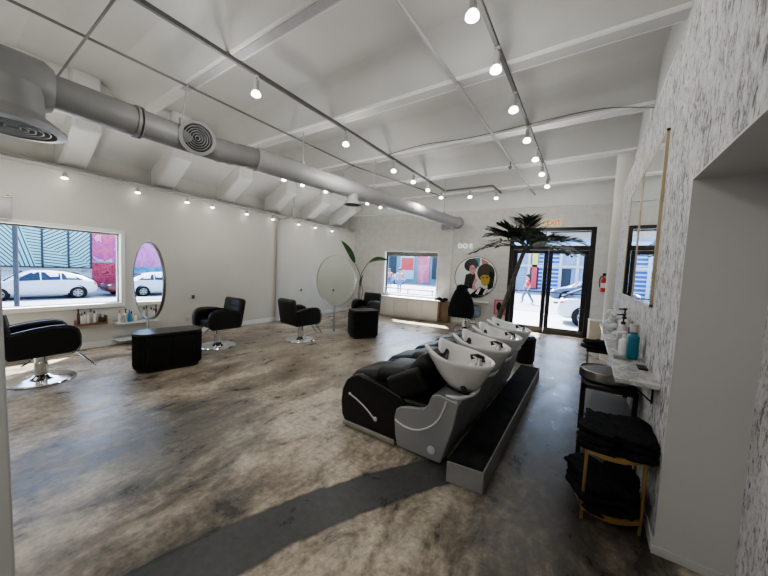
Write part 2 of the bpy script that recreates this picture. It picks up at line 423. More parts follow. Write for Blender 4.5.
# ------------------------------------------------------------------ camera
yaw, pitch, roll, f = 0.588486803, -0.061913568, 0.0471161134, 303.493
Rm = Matrix.Rotation(yaw, 3, 'Z') @ Matrix.Rotation(PI/2+pitch, 3, 'X') @ Matrix.Rotation(roll, 3, 'Z')
cam = bpy.data.cameras.new('camera'); co = bpy.data.objects.new('camera', cam); col.objects.link(co)
cam.sensor_width = 36; cam.sensor_fit = 'HORIZONTAL'; cam.lens = f*36/768; cam.clip_start = 0.02; cam.clip_end = 300
co.matrix_world = Matrix.Translation((0, 0, 1.4)) @ Rm.to_4x4()
bpy.context.scene.camera = co

# ------------------------------------------------------------------ room shell
RX = 0.385                     # right wall plane
LWX = lambda y: -6.10 - 0.05*y # left wall plane
FW0 = V((-6.5, 7.85, 0)); FWA = math.atan(0.1)   # far wall origin and heading
FWd = V((math.cos(FWA), math.sin(FWA), 0)); FWn = V((math.sin(FWA), -math.cos(FWA), 0))  # n points into the room
def fw(u, z, out=0.0): return FW0 + FWd*u + FWn*out + V((0, 0, z))
LWA = math.atan(0.05)          # left wall heading (from +Y toward -X)
LW0 = V((-6.10, 0, 0)); LWd = V((-math.sin(LWA), math.cos(LWA), 0)); LWn = V((math.cos(LWA), math.sin(LWA), 0))
def lw(v, z, out=0.0): return LW0 + LWd*v + LWn*out + V((0, 0, z))

b = MB(); b.box(-7.2, 1.2, -2.6, 8.95, -0.15, 0.0); struct(b.build('floor', 'floor'))

# ceiling slab with its row of concrete T-beams
BEAMS = [-1.2, 0.26, 1.72, 3.19, 4.65, 6.11, 7.55]
b = MB(); b.box(-7.2, 1.2, -2.6, 8.95, 3.80, 4.0)
for yb in BEAMS:
    prof = [(yb-0.40, 3.81), (yb-0.27, 3.775), (yb-0.20, 3.70), (yb-0.075, 3.41), (yb-0.06, 3.40), (yb+0.06, 3.40), (yb+0.075, 3.41), (yb+0.20, 3.70), (yb+0.27, 3.775), (yb+0.40, 3.81)]
    b.prism(prof, -6.95, RX+0.12, 'X')
struct(b.build('ceiling', 'ceil', smooth=32))
b = MB()
for yb in BEAMS:
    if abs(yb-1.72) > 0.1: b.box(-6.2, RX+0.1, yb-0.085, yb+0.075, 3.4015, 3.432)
struct(b.build('trim_9', 'white'))

b = MB(); b.box(-4.12, RX+0.1, 1.68, 1.76, 3.394, 3.402); struct(b.build('beam_shade_strip', 'duct2'))  # strip in darker grey paints in the shade under this one beam
# right wall: full height beyond y=2.05, over the niche it starts at z=1.9
b = MB()
b.box(RX, RX+0.32, 2.055, 8.75, 0, 2.93)
b.box(RX, RX+0.32, -2.6, 2.055, 1.905, 2.93)
b.box(RX+0.28, RX+0.5, -2.6, 2.055, 0, 2.93)
struct(b.build('wall_right', 'plaster'))
b = MB(); b.box(RX+0.10, RX+0.32, -2.6, 8.75, 2.93, 3.9); struct(b.build('trim_7', 'ceil'))
b = MB(); b.box(RX-0.001, RX+0.28, 2.045, 2.06, 0, 1.905); b.box(RX-0.001, RX+0.28, -2.6, 2.055, 1.897, 1.907)
struct(b.build('wall_niche', 'smooth_wall'))
b = MB(); b.box(RX-0.012, RX, 2.06, 7.0, 0, 0.07); b.box(RX-0.012, RX+0.28, 2.037, 2.045, 0, 0.045)
struct(b.build('baseboard_right', 'smooth_wall', bevel=0.003))

# far wall (painted block) with window and door openings
WU0, WU1, WZ0, WZ1 = 1.166, 2.894, 0.66, 1.955
DU0, DU1, DZ1 = 4.80, 6.635, 2.60
b = MB(); t = 0.22
b.box(0-0.3, WU0, 0, t, 0, 3.85); b.box(WU0, WU1, 0, t, 0, WZ0); b.box(WU0, WU1, 0, t, WZ1, 3.85)
b.box(WU1, DU0, 0, t, 0, 3.85); b.box(DU0, DU1, 0, t, DZ1, 3.85); b.box(DU1, 7.3, 0, t, 0, 3.85)
struct(b.build('wall_far', 'block', loc=FW0, rot=(0, 0, FWA)))
b = MB(); b.box(-0.05, 7.0, -0.10, 0.0, 3.09, 3.8); struct(b.build('trim_1', 'white', loc=FW0, rot=(0, 0, FWA), bevel=0.008))
b = MB(); b.box(0.0, WU0+3.6, -0.014, 0.0, 0, 0.09); struct(b.build('baseboard_far', 'white', loc=FW0, rot=(0, 0, FWA), bevel=0.004))

# left wall with its window opening; above z=2.62 it steps back to the beam bays
LV0, LV1, LZ0, LZ1 = -1.1, 1.69, 0.665, 1.765
b = MB(); t = 0.16      # local x = along wall (v), local y = outwards
b.box(-2.7, LV0, 0, t, 0, 2.57); b.box(LV0, LV1, 0, t, 0, LZ0); b.box(LV0, LV1, 0, t, LZ1, 2.57); b.box(LV1, 8.0, 0, t, 0, 2.57)
b.box(-2.7, 8.0, 0.0, 0.44, 2.57, 2.60)
b.box(-2.7, 8.0, 0.34, 0.48, 2.60, 3.9)
struct(b.build('wall_left', 'wall', loc=LW0, rot=(0, 0, PI/2+LWA)))
b = MB(); b.prism([(0.36, 2.94), (-0.35, 3.30), (-0.35, 3.83), (0.36, 3.83)], -2.7, 7.75, 'X')
struct(b.build('trim_5', 'white', loc=LW0, rot=(0, 0, PI/2+LWA)))
b = MB()
for v in (-1.25, -0.02, 1.20, 2.38, 3.56, 4.74, 5.92, 7.1): b.prism([(0.36, 2.67), (0.20, 2.67), (0.05, 2.74), (-0.45, 3.06), (-0.45, 3.83), (0.36, 3.83)], v-0.15, v+0.15, 'X')
struct(b.build('trim_6', 'white', loc=LW0, rot=(0, 0, PI/2+LWA), bevel=0.03))
b = MB(); b.box(-2.0, 7.9, -0.014, 0, 0, 0.10); struct(b.build('baseboard_left', 'white', loc=LW0, rot=(0, 0, PI/2+LWA), bevel=0.004))
# rear wall and the edge of the partition beside the camera
b = MB(); b.box(-7.2, 1.2, -2.62, -2.5, 0, 3.9); struct(b.build('wall_back', 'wall'))
b = MB(); b.prism([(-1.179, 0.0), (-1.179-0.142*2.2, 2.2), (-1.60, 2.2), (-1.40, 0.0)], -1.5, 0.11, 'Y')
struct(b.build('wall_partition', 'smooth_wall', bevel=0.006))
# round white pier where the right wall ends
b = MB(); b.lathe([(0.23, 0), (0.23, 3.85)], 32, (0.50, 6.55, 0)); struct(b.build('trim_2', 'wall'))

# left window: white casing, dark inner frame, panes
b = MB()
for (a0, a1, z0, z1) in ((LV0-0.05, LV1+0.05, LZ1-0.005, LZ1+0.05), (LV0-0.05, LV1+0.05, LZ0-0.06, LZ0+0.005), (LV1-0.005, LV1+0.05, LZ0, LZ1), (LV0-0.05, LV0+0.005, LZ0, LZ1)):
    b.box(a0, a1, -0.03, 0.17, z0, z1)
w1 = struct(b.build('window_1', 'white', loc=LW0, rot=(0, 0, PI/2+LWA), bevel=0.004))
b = MB()
for (a0, a1, z0, z1) in ((LV0, LV1, LZ1-0.03, LZ1-0.005), (LV0, LV1, LZ0+0.005, LZ0+0.015), (LV1-0.015, LV1-0.005, LZ0, LZ1), (LV0, LV0+0.015, LZ0, LZ1)):
    b.box(a0, a1, 0.07, 0.11, z0, z1)
b.build('inner_frame', 'conduit', w1)
b = MB(); b.box(LV0, LV1, 0.085, 0.091, LZ0, LZ1); b.build('pane', 'glass', w1)

# far window
b = MB()
for (a0, a1, z0, z1) in ((WU0-0.04, WU1+0.04, WZ1-0.005, WZ1+0.04), (WU0-0.04, WU1+0.04, WZ0-0.05, WZ0+0.005), (WU1-0.005, WU1+0.04, WZ0, WZ1), (WU0-0.05, WU0+0.03, WZ0, WZ1)):
    b.box(a0, a1, -0.025, 0.2, z0, z1)
w2 = struct(b.build('window_2', 'white', loc=FW0, rot=(0, 0, FWA), bevel=0.004))
b = MB(); b.box(WU0+0.03, WU1-0.005, 0.05, 0.10, WZ1-0.13, WZ1-0.005); b.build('rolled_blind', 'conduit', w2)
b = MB(); b.box(WU0+0.03, WU0+0.07, 0.08, 0.12, WZ0, WZ1); b.box(WU0, WU1, 0.08, 0.12, WZ0+0.005, WZ0+0.025); b.build('inner_frame', 'facade_grey', w2)
b = MB(); b.box(WU0, WU1, 0.10, 0.106, WZ0, WZ1); b.build('pane', 'glass', w2)

# entrance: black aluminium frame with transom, two glazed leaves
DM = (DU0+DU1)/2 - 0.02
b = MB()
b.box(DU0, DU0+0.10, 0.03, 0.15, 0, DZ1); b.box(DU1-0.10, DU1, 0.03, 0.15, 0, DZ1)
b.box(DU0, DU1, 0.03, 0.15, DZ1-0.08, DZ1); b.box(DU0, DU1, 0.03, 0.15, 2.06, 2.17)
tr = struct(b.build('trim_3', 'black_frame', loc=FW0, rot=(0, 0, FWA), bevel=0.004))
b = MB(); b.box(DU0+0.1, DU1-0.1, 0.09, 0.096, 2.17, DZ1-0.08); b.build('transom_pane', 'glass', tr)
for i, (a0, a1) in enumerate(((DU0+0.103, DM-0.002), (DM+0.002, DU1-0.103))):
    b = MB(); s = 0.095
    b.box(a0, a0+s, 0.06, 0.11, 0.02, 2.055); b.box(a1-s, a1, 0.06, 0.11, 0.02, 2.055); b.box(a0, a1, 0.06, 0.11, 1.97, 2.055)
    d = struct(b.build('door_%d' % (i+1), 'black_frame', loc=FW0, rot=(0, 0, FWA), bevel=0.004))
    b = MB(); b.box(a0, a1, 0.058, 0.112, 0.02, 0.15); b.build('bottom_rail', 'bronze', d, bevel=0.003)
    b = MB(); b.box(a0+s, a1-s, 0.083, 0.089, 0.15, 1.97); b.build('pane', 'glass', d)
    b = MB(); b.tube([(a0+0.04, 0.02, 1.02), (a1-0.04, 0.02, 1.02)], 0.012, 8); b.box(a0+0.02, a0+0.07, 0.015, 0.06, 0.99, 1.05); b.box(a1-0.07, a1-0.02, 0.015, 0.06, 0.99, 1.05)
    b.build('push_bar', 'iron', d)
    if i == 0:
        b = MB(); b.box(a1-0.075, a1-0.005, 0.035, 0.06, 0.92, 1.14); b.build('lock_plate', 'iron', d, bevel=0.004)
b = MB(); b.box(DU0, DU1, -0.02, 0.2, 0.0, 0.02); struct(b.build('trim_4', 'bronze', loc=FW0, rot=(0, 0, FWA)))

# ------------------------------------------------------------------ ceiling services
def spiral_ribs(p0, p1, r0, r1, n):
    pass
# air duct
du = thing('air_duct', 'grey painted round air duct hung under the ceiling, running the length of the room', 'air duct', (0, 0, 0))
P = [V(p) for p in ((-3.95, -2.5, 2.80), (-3.95, 0.60, 2.79))]
b = MB(); b.tube([P[0], (-3.95, 0.0, 2.80), (-3.95, 0.56, 2.79), (-3.95, 0.62, 2.79)], [0.21, 0.21, 0.21, 0.175], 32); b.rings([[V((-3.84 + r*math.cos(2*PI*k/32), 0.385 + r*math.sin(2*PI*k/32), z)) for k in range(32)] for r, z in ((0.17, 2.72), (0.18, 2.50), (0.22, 2.41))]); b.build('drum', 'duct', du)
b = MB()
b.tube([(-3.95, 0.60, 2.79), (-3.95, 1.22, 2.785)], 0.145, 32); b.build('near_section', 'duct', du)
for y0, y1, r in ((1.19, 1.215, 0.158), (1.235, 1.25, 0.156)):
    b = MB(); b.tube([(-3.95, y0, 2.785), (-3.95, y1, 2.785)], r, 32); b.build('collar', 'duct', du)
b = MB(); b.tube([(-3.95, 1.22, 2.785), (-3.95, 2.02, 2.785)], 0.135, 32); b.build('elbow_section', 'duct', du)
el = smooth_path([(-3.95, 2.0, 2.785), (-3.94, 2.18, 2.795), (-3.90, 2.36, 2.805), (-3.85, 2.56, 2.81)], 3)
b = MB(); b.tube(el, [0.136 + (0.008 if i % 2 else 0) for i in range(len(el))], 32); b.build('elbow', 'duct', du)
A, B = V((-3.86, 2.5, 2.81)), V((-2.86, 7.55, 2.665))
pts, rr = [], []
for i in range(97):
    tt = i/96; pts.append(A.lerp(B, tt)); rr.append(0.15 - 0.022*tt + (0.004 if i % 4 == 0 else 0))
b = MB(); b.tube(pts[:46], rr[:46], 28); b.build('spiral_section', 'duct2', du)
b = MB(); b.tube(pts[45:], rr[45:], 28); b.build('far_section', 'duct2', du)
b = MB(); q = A.lerp(B, 0.325); b.lathe([(0.10, 0.0), (0.10, -0.13), (0.155, -0.19), (0.16, -0.205), (0.13, -0.205)], 28, q + V((0.02, 0, -0.06))); b.build('drop_outlet', 'duct2', du)
b = MB(); b.lathe([(0.001, 0), (0.128, 0), (0.128, 0.006), (0.001, 0.006)], 28, q + V((0.02, 0, -0.27))); b.build('outlet_opening', 'dark_slot', du)
# end elbow and flange
e = B
b = MB(); b.box(-0.14, 0.14, -0.10, 0.10, -0.20, -0.02, Matrix.Translation(e + V((-0.16, -0.25, -0.02)))); b.build('end_grille_box', 'duct2', du, bevel=0.02)
b = MB(); dv = (B-A).normalized(); b.tube([e - dv*0.02, e + dv*0.03], 0.155, 28); b.build('end_flange', 'duct2', du)
b = MB(); b.tube([e + dv*0.031, e + dv*0.034], 0.11, 28); b.build('end_opening', 'dark_slot', du)
# side diffuser facing the camera
nd = (V((0, 0, 1.4)) - V((-3.95, 1.72, 2.785))); nd = V((nd.x, nd.y*0.55, nd.z*0.35)).normalized()
def ring_diffuser(c, n, R, nm):
    Q = V((0, 0, 1)).rotation_difference(n).to_matrix().to_4x4(); X = Matrix.Translation(c) @ Q
    b = MB(); b.ringlathe([(R*0.55, -0.12), (R, -0.01), (R, 0.01), (R*0.80, 0.022), (R*0.78, -0.03), (R*0.5, -0.10)], 40, X=X); o = b.build(nm, 'duct', du)
    b = MB(); b.lathe([(0.001, -0.034), (R*0.79, -0.034), (R*0.79, -0.03), (0.001, -0.03)], 36, X=X); b.build('diffuser_dark', 'dark_slot', o)
    b = MB()
    for k in range(5):
        r = R*(0.10 + 0.135*k); b.ringlathe([(r, -0.012), (r+R*0.02, -0.012), (r+R*0.055, 0.014), (r+R*0.03, 0.014)], 36, X=X)
    b.build('diffuser_rings', 'duct', o)
c = V((-3.95, 1.76, 2.80)); ring_diffuser(c + nd*0.18, nd, 0.185, 'side_diffuser')
ring_diffuser(V((-3.82, 0.385, 2.385)), V((0.02, -0.02, -1)).normalized(), 0.30, 'bottom_diffuser')
for p0, p1 in (((-3.95, 1.69, 3.41), (-3.93, 1.62, 2.95)), ((-3.72, 3.19, 3.41), (-3.72, 3.19, 2.93)), ((-3.43, 4.65, 3.41), (-3.43, 4.65, 2.86)), ((-2.98, 6.9, 3.80), (-2.98, 6.9, 2.80)), ((-3.95, 0.26, 3.41), (-3.95, 0.26, 3.02))):
    b = MB(); b.tube([p0, p1], 0.008, 6); b.box(-0.025, 0.025, -0.02, 0.02, -0.03, 0.04, Matrix.Translation(p1)); b.build('hanger_rod', 'lamp', du)

# conduits and tracks
def pipe(name, label, cat, pts, r, m, seg=8):
    b = MB(); b.tube(pts, r, seg); return tag(b.build(name, m), label, cat)
pipe('conduit_pipe', 'long thin grey conduit under the beams above the air duct', 'conduit', [(-3.96, -2.4, 3.385), (-3.96, 4.66, 3.385), (-3.3, 7.74, 3.385)], 0.013, 'conduit')
pipe('conduit_pipe', 'thin grey cross conduit at the upper left of the ceiling', 'conduit', [(-6.3, 0.84, 3.36), (-1.5, 0.83, 3.36)], 0.011, 'conduit')
sp = thing('sprinkler_pipe', 'white ceiling pipe between the two middle light tracks with drop heads', 'pipe', (0, 0, 0))
b = MB(); b.tube([(-1.31, 1.5, 3.37), (-1.2, 8.2, 3.37)], 0.017, 10); b.tube([(-1.31, 1.6, 3.37), (-1.31, 1.75, 3.37)], 0.028, 10); b.tube([(-1.28, 3.1, 3.37), (-1.28, 3.26, 3.37)], 0.024, 10); b.build('pipe', 'duct2', sp)
b = MB(); b.tube([(-1.25, 5.62, 3.39), (-1.25, 5.62, 3.27)], 0.012, 8); b.lathe([(0.03, 3.27), (0.03, 3.25), (0.012, 3.22)], 12, (-1.25, 5.62, 0)); b.build('drop_head', 'conduit', sp)
# wall cables in the right ceiling corner
pipe('ceiling_cable', 'loose white cable running along the top edge of the rough plaster wall', 'cable', smooth_path([(0.40, 1.0, 2.944), (0.40, 2.0, 2.942), (0.41, 2.5, 2.946), (0.392, 3.0, 2.945), (0.398, 3.4, 2.95), (0.405, 3.9, 2.944), (0.45, 4.5, 3.05), (0.465, 4.6, 3.38)], 6), 0.011, 'white')
pipe('ceiling_cable', 'thin dark cable strung from the plaster wall along the third beam', 'cable', smooth_path([(0.47, 4.45, 3.30), (0.0, 4.55, 3.45), (-0.6, 4.50, 3.43), (-1.6, 4.52, 3.41), (-2.4, 4.54, 3.46), (-3.1, 4.56, 3.42)], 6), 0.006, 'conduit')

def track(label, pts, m='track'):
    b = MB()
    for a, c in zip(pts[:-1], pts[1:]):
        a, c = V(a), V(c); d = (c-a); L = d.length; ang = math.atan2(d.y, d.x)
        X = Matrix.Translation((a+c)/2) @ Matrix.Rotation(ang, 4, 'Z')
        b.box(-L/2, L/2, -0.016, 0.016, -0.02, 0.018, X)
    return tag(b.build('light_track', m), label, 'light track')
track('dark ceiling light track over the shampoo row, nearest the plaster wall', [(-0.80, 1.2, 3.380), (-0.79, 7.1, 3.380)])
track('dark ceiling light track beside the duct, turning right at its far end', [(-3.02, -0.4, 3.380), (-3.06, 7.06, 3.380), (-1.92, 7.06, 3.380), (-1.9, 7.75, 3.380)])
tl = track('pale light track along the top of the window wall on the left', [(-1.5, -0.10, 2.55), (7.6, -0.10, 2.55)], 'track_light')
for k in range(7):
    b = MB(); b.tube([(-1.0+1.4*k, 0.0, 2.55), (-1.0+1.4*k, -0.10, 2.55)], 0.008, 6); b.build('standoff', 'conduit', tl)
tl.location = LW0; tl.rotation_euler = (0, 0, PI/2+LWA)
pipe('conduit_pipe', 'thin grey conduit just above the left wall light track', 'conduit', [tuple(lw(-1.5, 2.612, 0.0)), tuple(lw(2.2, 2.612, 0.0)), tuple(lw(4.6, 2.612, 0.0)), tuple(lw(7.65, 2.612, 0.0))], 0.012, 'track_light')
# vertical pipe on the left wall, with its doglegs
vp = thing('wall_pipe', 'pale vertical pipe on the left wall, forking near the ceiling', 'pipe', lw(4.73, 0, 0.05))
b = MB(); b.tube([(0, 0, 0), (0, 0, 2.36)], 0.042, 14); b.build('riser', 'smooth_wall', vp)
b = MB(); b.tube(smooth_path([(0.02, 0, 2.33), (0.03, 0.06, 2.46), (0.06, 0.28, 2.55), (0.06, 0.36, 2.70), (0.06, 0.36, 3.3)], 4), 0.03, 12); b.tube(smooth_path([(0, 0, 2.30), (0.0, -0.08, 2.46), (0, -0.3, 2.54)], 4), 0.03, 12); b.build('fork', 'smooth_wall', vp)

# track spotlights
LH = 0.21
def make_lamp(lit=True):
    t = thing('track_spotlight', '', 'spotlight')
    b = MB(); b.tube([(0, 0, 0.0), (0, 0, -0.05)], 0.007, 8); b.rbox((0, 0, -0.006), (0.05, 0.03, 0.014), 0.004, 2); b.build('mount', 'lamp', t)
    b = MB(); b.lathe([(0.012, -0.035), (0.026, -0.045), (0.028, -0.13), (0.034, -0.16), (0.030, -0.165)], 18); b.build('housing', 'lamp', t)
    b = MB(); b.lathe([(0.030, -0.155), (0.046, -0.18), (0.048, -0.20), (0.030, -0.213), (0.001, -0.215)], 18); b.build('bulb', 'bulb' if lit else 'bulb_off', t)
    return t
lampA = None
def place_lamp(x, y, z, label, group, sc=None):
    global lampA
    if lampA is None: lampA = make_lamp(); o = lampA
    else: o = copy_tree(lampA)
    o.location = (x, y, z); o['label'] = label; o['group'] = group
    if sc: o.scale = sc
for i, y in enumerate((2.13, 2.78, 3.54, 4.41, 5.18, 5.97, 6.81)):
    place_lamp(-0.795, y, 3.361, 'lit white spotlight, %s from the near end of the track over the shampoo row' % ORD[i], 'spotlights on the right track')
for i, y in enumerate((1.955, 3.39, 4.70, 5.45, 6.13, 6.86)):
    place_lamp(-3.03-0.004*y, y, 3.361, 'lit white spotlight, %s from the near end of the track beside the duct' % ORD[i], 'spotlights on the track beside the duct')
place_lamp(-2.42, 7.06, 3.361, 'lit white spotlight on the short cross piece of the track near the far wall', 'spotlights on the track beside the duct')
place_lamp(-1.91, 7.4, 3.361, 'white spotlight on the last stub of track, above the palm', 'spotlights on the track beside the duct')
for i, v in enumerate((1.05, 1.88, 2.62, 3.08, 3.82, 4.50, 5.3, 5.9, 6.6)):
    p = lw(v, 2.531, 0.10)
    place_lamp(p.x, p.y, p.z, 'small lit spotlight, %s from the near end of the left wall track' % ORD[i], 'spotlights on the left wall track', (0.8, 0.8, 0.5))
# lamps in the far left corner of the ceiling on a short track
track('short pale light track in the far left part of the ceiling', [(-5.5, 3.8, 3.380), (-5.1, 7.6, 3.380)], 'track_light')
for i, (y, lit) in enumerate(((4.19, 0), (4.65, 0), (5.3, 1), (6.75, 0), (7.3, 1))):
    place_lamp(-5.5 + 0.4*(y-3.8)/3.8, y, 3.361, 'white spotlight, %s from the near end of the short far left ceiling track' % ORD[i], 'spotlights on the far left track')
# smoke detector on a small drop pipe
sd = thing('smoke_detector', 'reddish alarm head on a bent pipe beyond the duct', 'alarm', (-4.4, 4.88, 0))
b = MB(); b.tube(smooth_path([(0.9, -0.2, 3.40), (0.3, -0.18, 3.385), (0.05, -0.1, 3.37), (0, 0, 3.30), (0, 0, 3.2)], 5), 0.011, 8); b.build('drop_pipe', 'track_light', sd)
b = MB(); b.lathe([(0.02, 3.21), (0.075, 3.19), (0.08, 3.165), (0.05, 3.145), (0.001, 3.14)], 20); b.build('alarm_head', mat('pale_red', (0.55, 0.33, 0.31), 0.5), sd)

# ------------------------------------------------------------------ barber chairs
def make_chair(label):
    t = thing('salon_chair', label, 'chair')
    b = MB(); b.lathe([(0.001, 0.0), (0.345, 0.0), (0.35, 0.008), (0.34, 0.02), (0.22, 0.028), (0.11, 0.045), (0.075, 0.07), (0.001, 0.07)], 40); b.build('base', 'chrome', t)
    b = MB(); b.lathe([(0.07, 0.05), (0.07, 0.20), (0.063, 0.205), (0.063, 0.33)], 20); b.build('column', 'chrome', t)
    b = MB(); b.rbox((-0.02, 0, 0.318), (0.36, 0.34, 0.03), 0.008, 2); b.tube([(-0.05, -0.1, 0.31), (-0.16, -0.3, 0.27), (-0.22, -0.34, 0.25)], 0.008, 8); b.build('pump_lever', 'chrome', t)
    b = MB(); b.rbox((0.02, 0, 0.40), (0.50, 0.46, 0.13), 0.045, 4); b.build('seat', 'leather', t)
    # armrests: rounded panels
    arm = [(-0.33, 0.305), (0.24, 0.315), (0.305, 0.335), (0.335, 0.39), (0.335, 0.50), (0.315, 0.565), (0.265, 0.61), (0.18, 0.63), (0.05, 0.63), (-0.10, 0.615), (-0.33, 0.575)]
    for s in (-1, 1):
        b = MB(); b.prism(arm, 0.215*s, 0.325*s, 'Y'); ar = b.build('armrest', 'leather', t, bevel=0.024)
        b = MB(); b.tube([V((a, 0.323*s, z)) for a, z in arm[1:]], 0.006, 6); b.build('piping', 'leather_back', ar)
    X = Matrix.Translation((-0.345, 0, 0.555)) @ Matrix.Rotation(math.radians(-12), 4, 'Y')
    b = MB(); b.rbox((0, 0, 0.0), (0.14, 0.60, 0.47), 0.05, 4, X); br = b.build('backrest', 'leather_back', t)
    b = MB(); b.rbox((0.06, 0, 0.15), (0.04, 0.50, 0.13), 0.018, 3, X); b.build('head_cushion', 'leather_back', br)
    # footrest
    b = MB()
    for s in (-1, 1): b.tube([(0.22, 0.13*s, 0.34), (0.34, 0.13*s, 0.28), (0.52, 0.12*s, 0.10)], 0.011, 8)
    b.tube([(0.52, -0.16, 0.10), (0.52, 0.16, 0.10)], 0.014, 8); b.tube([(0.40, -0.13, 0.22), (0.40, 0.13, 0.22)], 0.009, 8); b.build('footrest', 'chrome', t)
    def squash(o):
        for c in o.children:
            for v in c.data.vertices: v.co.x *= 0.80; v.co.y *= 0.80
            squash(c)
    squash(t)
    return t
G = 'black salon chairs'
ch = make_chair('black salon chair with chrome disc base, nearest the left window and partition')
ch.location = (-4.93, 0.65, 0); ch.rotation_euler = (0, 0, PI/2 + 0.02); ch['group'] = G
dup(ch, (-5.02, 2.62, 0), -PI/2 + 0.05, 'black salon chair facing left, right of the long black trolley', G)
dup(ch, (-4.40, 3.84, 0), PI/2 - 0.12, 'black salon chair with its back turned, facing the pale round mirror', G)
dup(ch, (-4.47, 5.95, 0), -PI/2 + 0.1, 'black salon chair mostly hidden behind the small black trolley', G)
dup(ch, (-2.45, 7.38, 0), PI/2 - 0.15, 'black salon chair covered by a black cape, at the round mirror on the far wall', G)
# cape draped over the far chair
cp = []
for z, w, d, dx in ((0.36, 0.30, 0.27, 0), (0.50, 0.315, 0.26, 0), (0.65, 0.29, 0.20, 0), (0.78, 0.255, 0.15, 0.0), (0.90, 0.20, 0.125, -0.01), (0.97, 0.16, 0.12, -0.02), (1.00, 0.13, 0.12, -0.02), (1.04, 0.14, 0.12, -0.01), (1.09, 0.13, 0.11, 0.0), (1.12, 0.07, 0.07, 0.0)):
    cp.append([V((-2.47+dx + w*math.cos(a)*(1+0.04*math.sin(5*a)), 7.07 + (0.80-z)*-0.05 + d*math.sin(a)*(1+0.05*math.cos(7*a)), z)) for a in [2*PI*k/28 for k in range(28)]])
b = MB(); b.rings(cp); tag(b.build('salon_cape', 'towel', smooth=80), 'black cape with a bunched hood draped over the chair back by the round mirror', 'cape')

# ------------------------------------------------------------------ standing round mirrors
def make_mirror(name, label, loc, rz, R, zc, rb=0.26, rimm='mirror_rim'):
    t = thing(name, label, 'mirror', loc, rz)      # mirror faces local -y and +y
    X = Matrix.Translation((0, 0, zc)) @ Matrix.Rotation(PI/2, 4, 'X')
    b = MB(); b.lathe([(0.001, -0.010), (R-0.012, -0.010), (R-0.012, 0.010), (0.001, 0.010)], 64, X=X); b.build('mirror_glass', 'mirror', t)
    b = MB(); ring = [X @ V((R*math.cos(2*PI*k/64), R*math.sin(2*PI*k/64), 0)) for k in range(64)]
    b.rings([[p + V((0, dy, 0)) + (p - V((0, 0, zc))).normalized()*dr for p in ring] for dy, dr in ((-0.016, -0.016), (-0.016, 0.004), (0.016, 0.004), (0.016, -0.016))], loop=True)
    b.build('rim', rimm, t)
    b = MB(); b.rbox((0, 0, (zc-R)/2+0.02), (0.05, 0.022, zc-R+0.02), 0.005, 2); b.build('post', 'steel', t)
    b = MB(); b.lathe([(0.001, 0), (rb, 0), (rb+0.005, 0.006), (rb-0.005, 0.012), (0.001, 0.016)], 40); b.build('base', 'steel', t)
    return t
make_mirror('standing_mirror', 'round mirror seen as a narrow oval, on a steel post behind the long black trolley', (-5.02, 1.665, 0), 0.0, 0.53, 1.085, 0.14)
make_mirror('standing_mirror', 'pale round mirror on a slim steel post between the far salon chairs', (-4.45, 4.80, 0), 0.02, 0.545, 1.105, 0.25, 'steel')

# ------------------------------------------------------------------ trolleys
def make_trolley(name, label, loc, rz, L, W, Hh, rnd, doors):
    t = thing(name, label, 'trolley', loc, rz)     # long axis local x
    def outline(l, w, r, n=8):
        pts = []
        for cx, cy, a0 in ((l/2-r, w/2-r, 0), (-l/2+r, w/2-r, PI/2), (-l/2+r, -w/2+r, PI), (l/2-r, -w/2+r, 1.5*PI)):
            for k in range(n+1): pts.append((cx + r*math.cos(a0+PI/2*k/n), cy + r*math.sin(a0+PI/2*k/n)))
        return pts
    b = MB(); b.prism(outline(L-0.05, W-0.05, rnd*0.85), 0.0, 0.05, 'Z'); b.build('plinth', 'iron', t)
    b = MB(); b.prism(outline(L, W, rnd), 0.045, Hh-0.03, 'Z'); b.build('body', 'lacquer', t, bevel=0.004)
    b = MB(); b.prism(outline(L+0.015, W+0.015, rnd), Hh-0.028, Hh, 'Z'); b.build('top', 'lacquer_top', t, bevel=0.005)
    # fluted ends
    if not doors: pass
    for sx in ((-1, 1) if doors else ()):
        b = MB()
        for k in range(15):
            a = PI/2 - PI*k/14
            # walk round the end of the outline
            px = sx*(L/2-rnd) + sx*rnd*math.cos(a); py = (W/2-rnd)*(1 if a > 0 else -1) + rnd*math.sin(a)
            b.tube([(px, py, 0.055), (px, py, Hh-0.035)], 0.009, 6)
        b.build('fluted_end', 'lacquer', t)
    if doors:
        for s in (-1, 1):
            b = MB(); b.rbox((s*L*0.18, -W/2-0.004, Hh*0.5), (L*0.35, 0.014, Hh-0.12), 0.004, 2); d = b.build('door', 'lacquer', t)
            b = MB(); b.tube([(s*L*0.335, -W/2-0.024, Hh*0.32), (s*L*0.335, -W/2-0.024, Hh*0.62)], 0.006, 8); b.build('handle', 'iron', d)
    else:
        for k in range(3):
            z = 0.08 + (Hh-0.14)/3*(k+0.5)
            b = MB(); b.rbox((-L/2-0.004, 0, z), (0.014, W-rnd*1.2, (Hh-0.16)/3), 0.004, 2); d = b.build('drawer', 'lacquer', t)
            b = MB(); b.tube([(-L/2-0.022, -0.05, z+0.02), (-L/2-0.022, 0.05, z+0.02)], 0.006, 8); b.build('handle', 'iron', d)
    return t
make_trolley('styling_trolley', 'long black fluted trolley with rounded ends in front of the oval-looking mirror', (-4.46, 1.70, 0), math.radians(80)+0.0, 0.72, 0.36, 0.485, 0.15, True)
make_trolley('styling_trolley', 'small black trolley with drawers, right of the pale round mirror', (-3.74, 4.90, 0), math.radians(63), 0.52, 0.40, 0.56, 0.05, False)

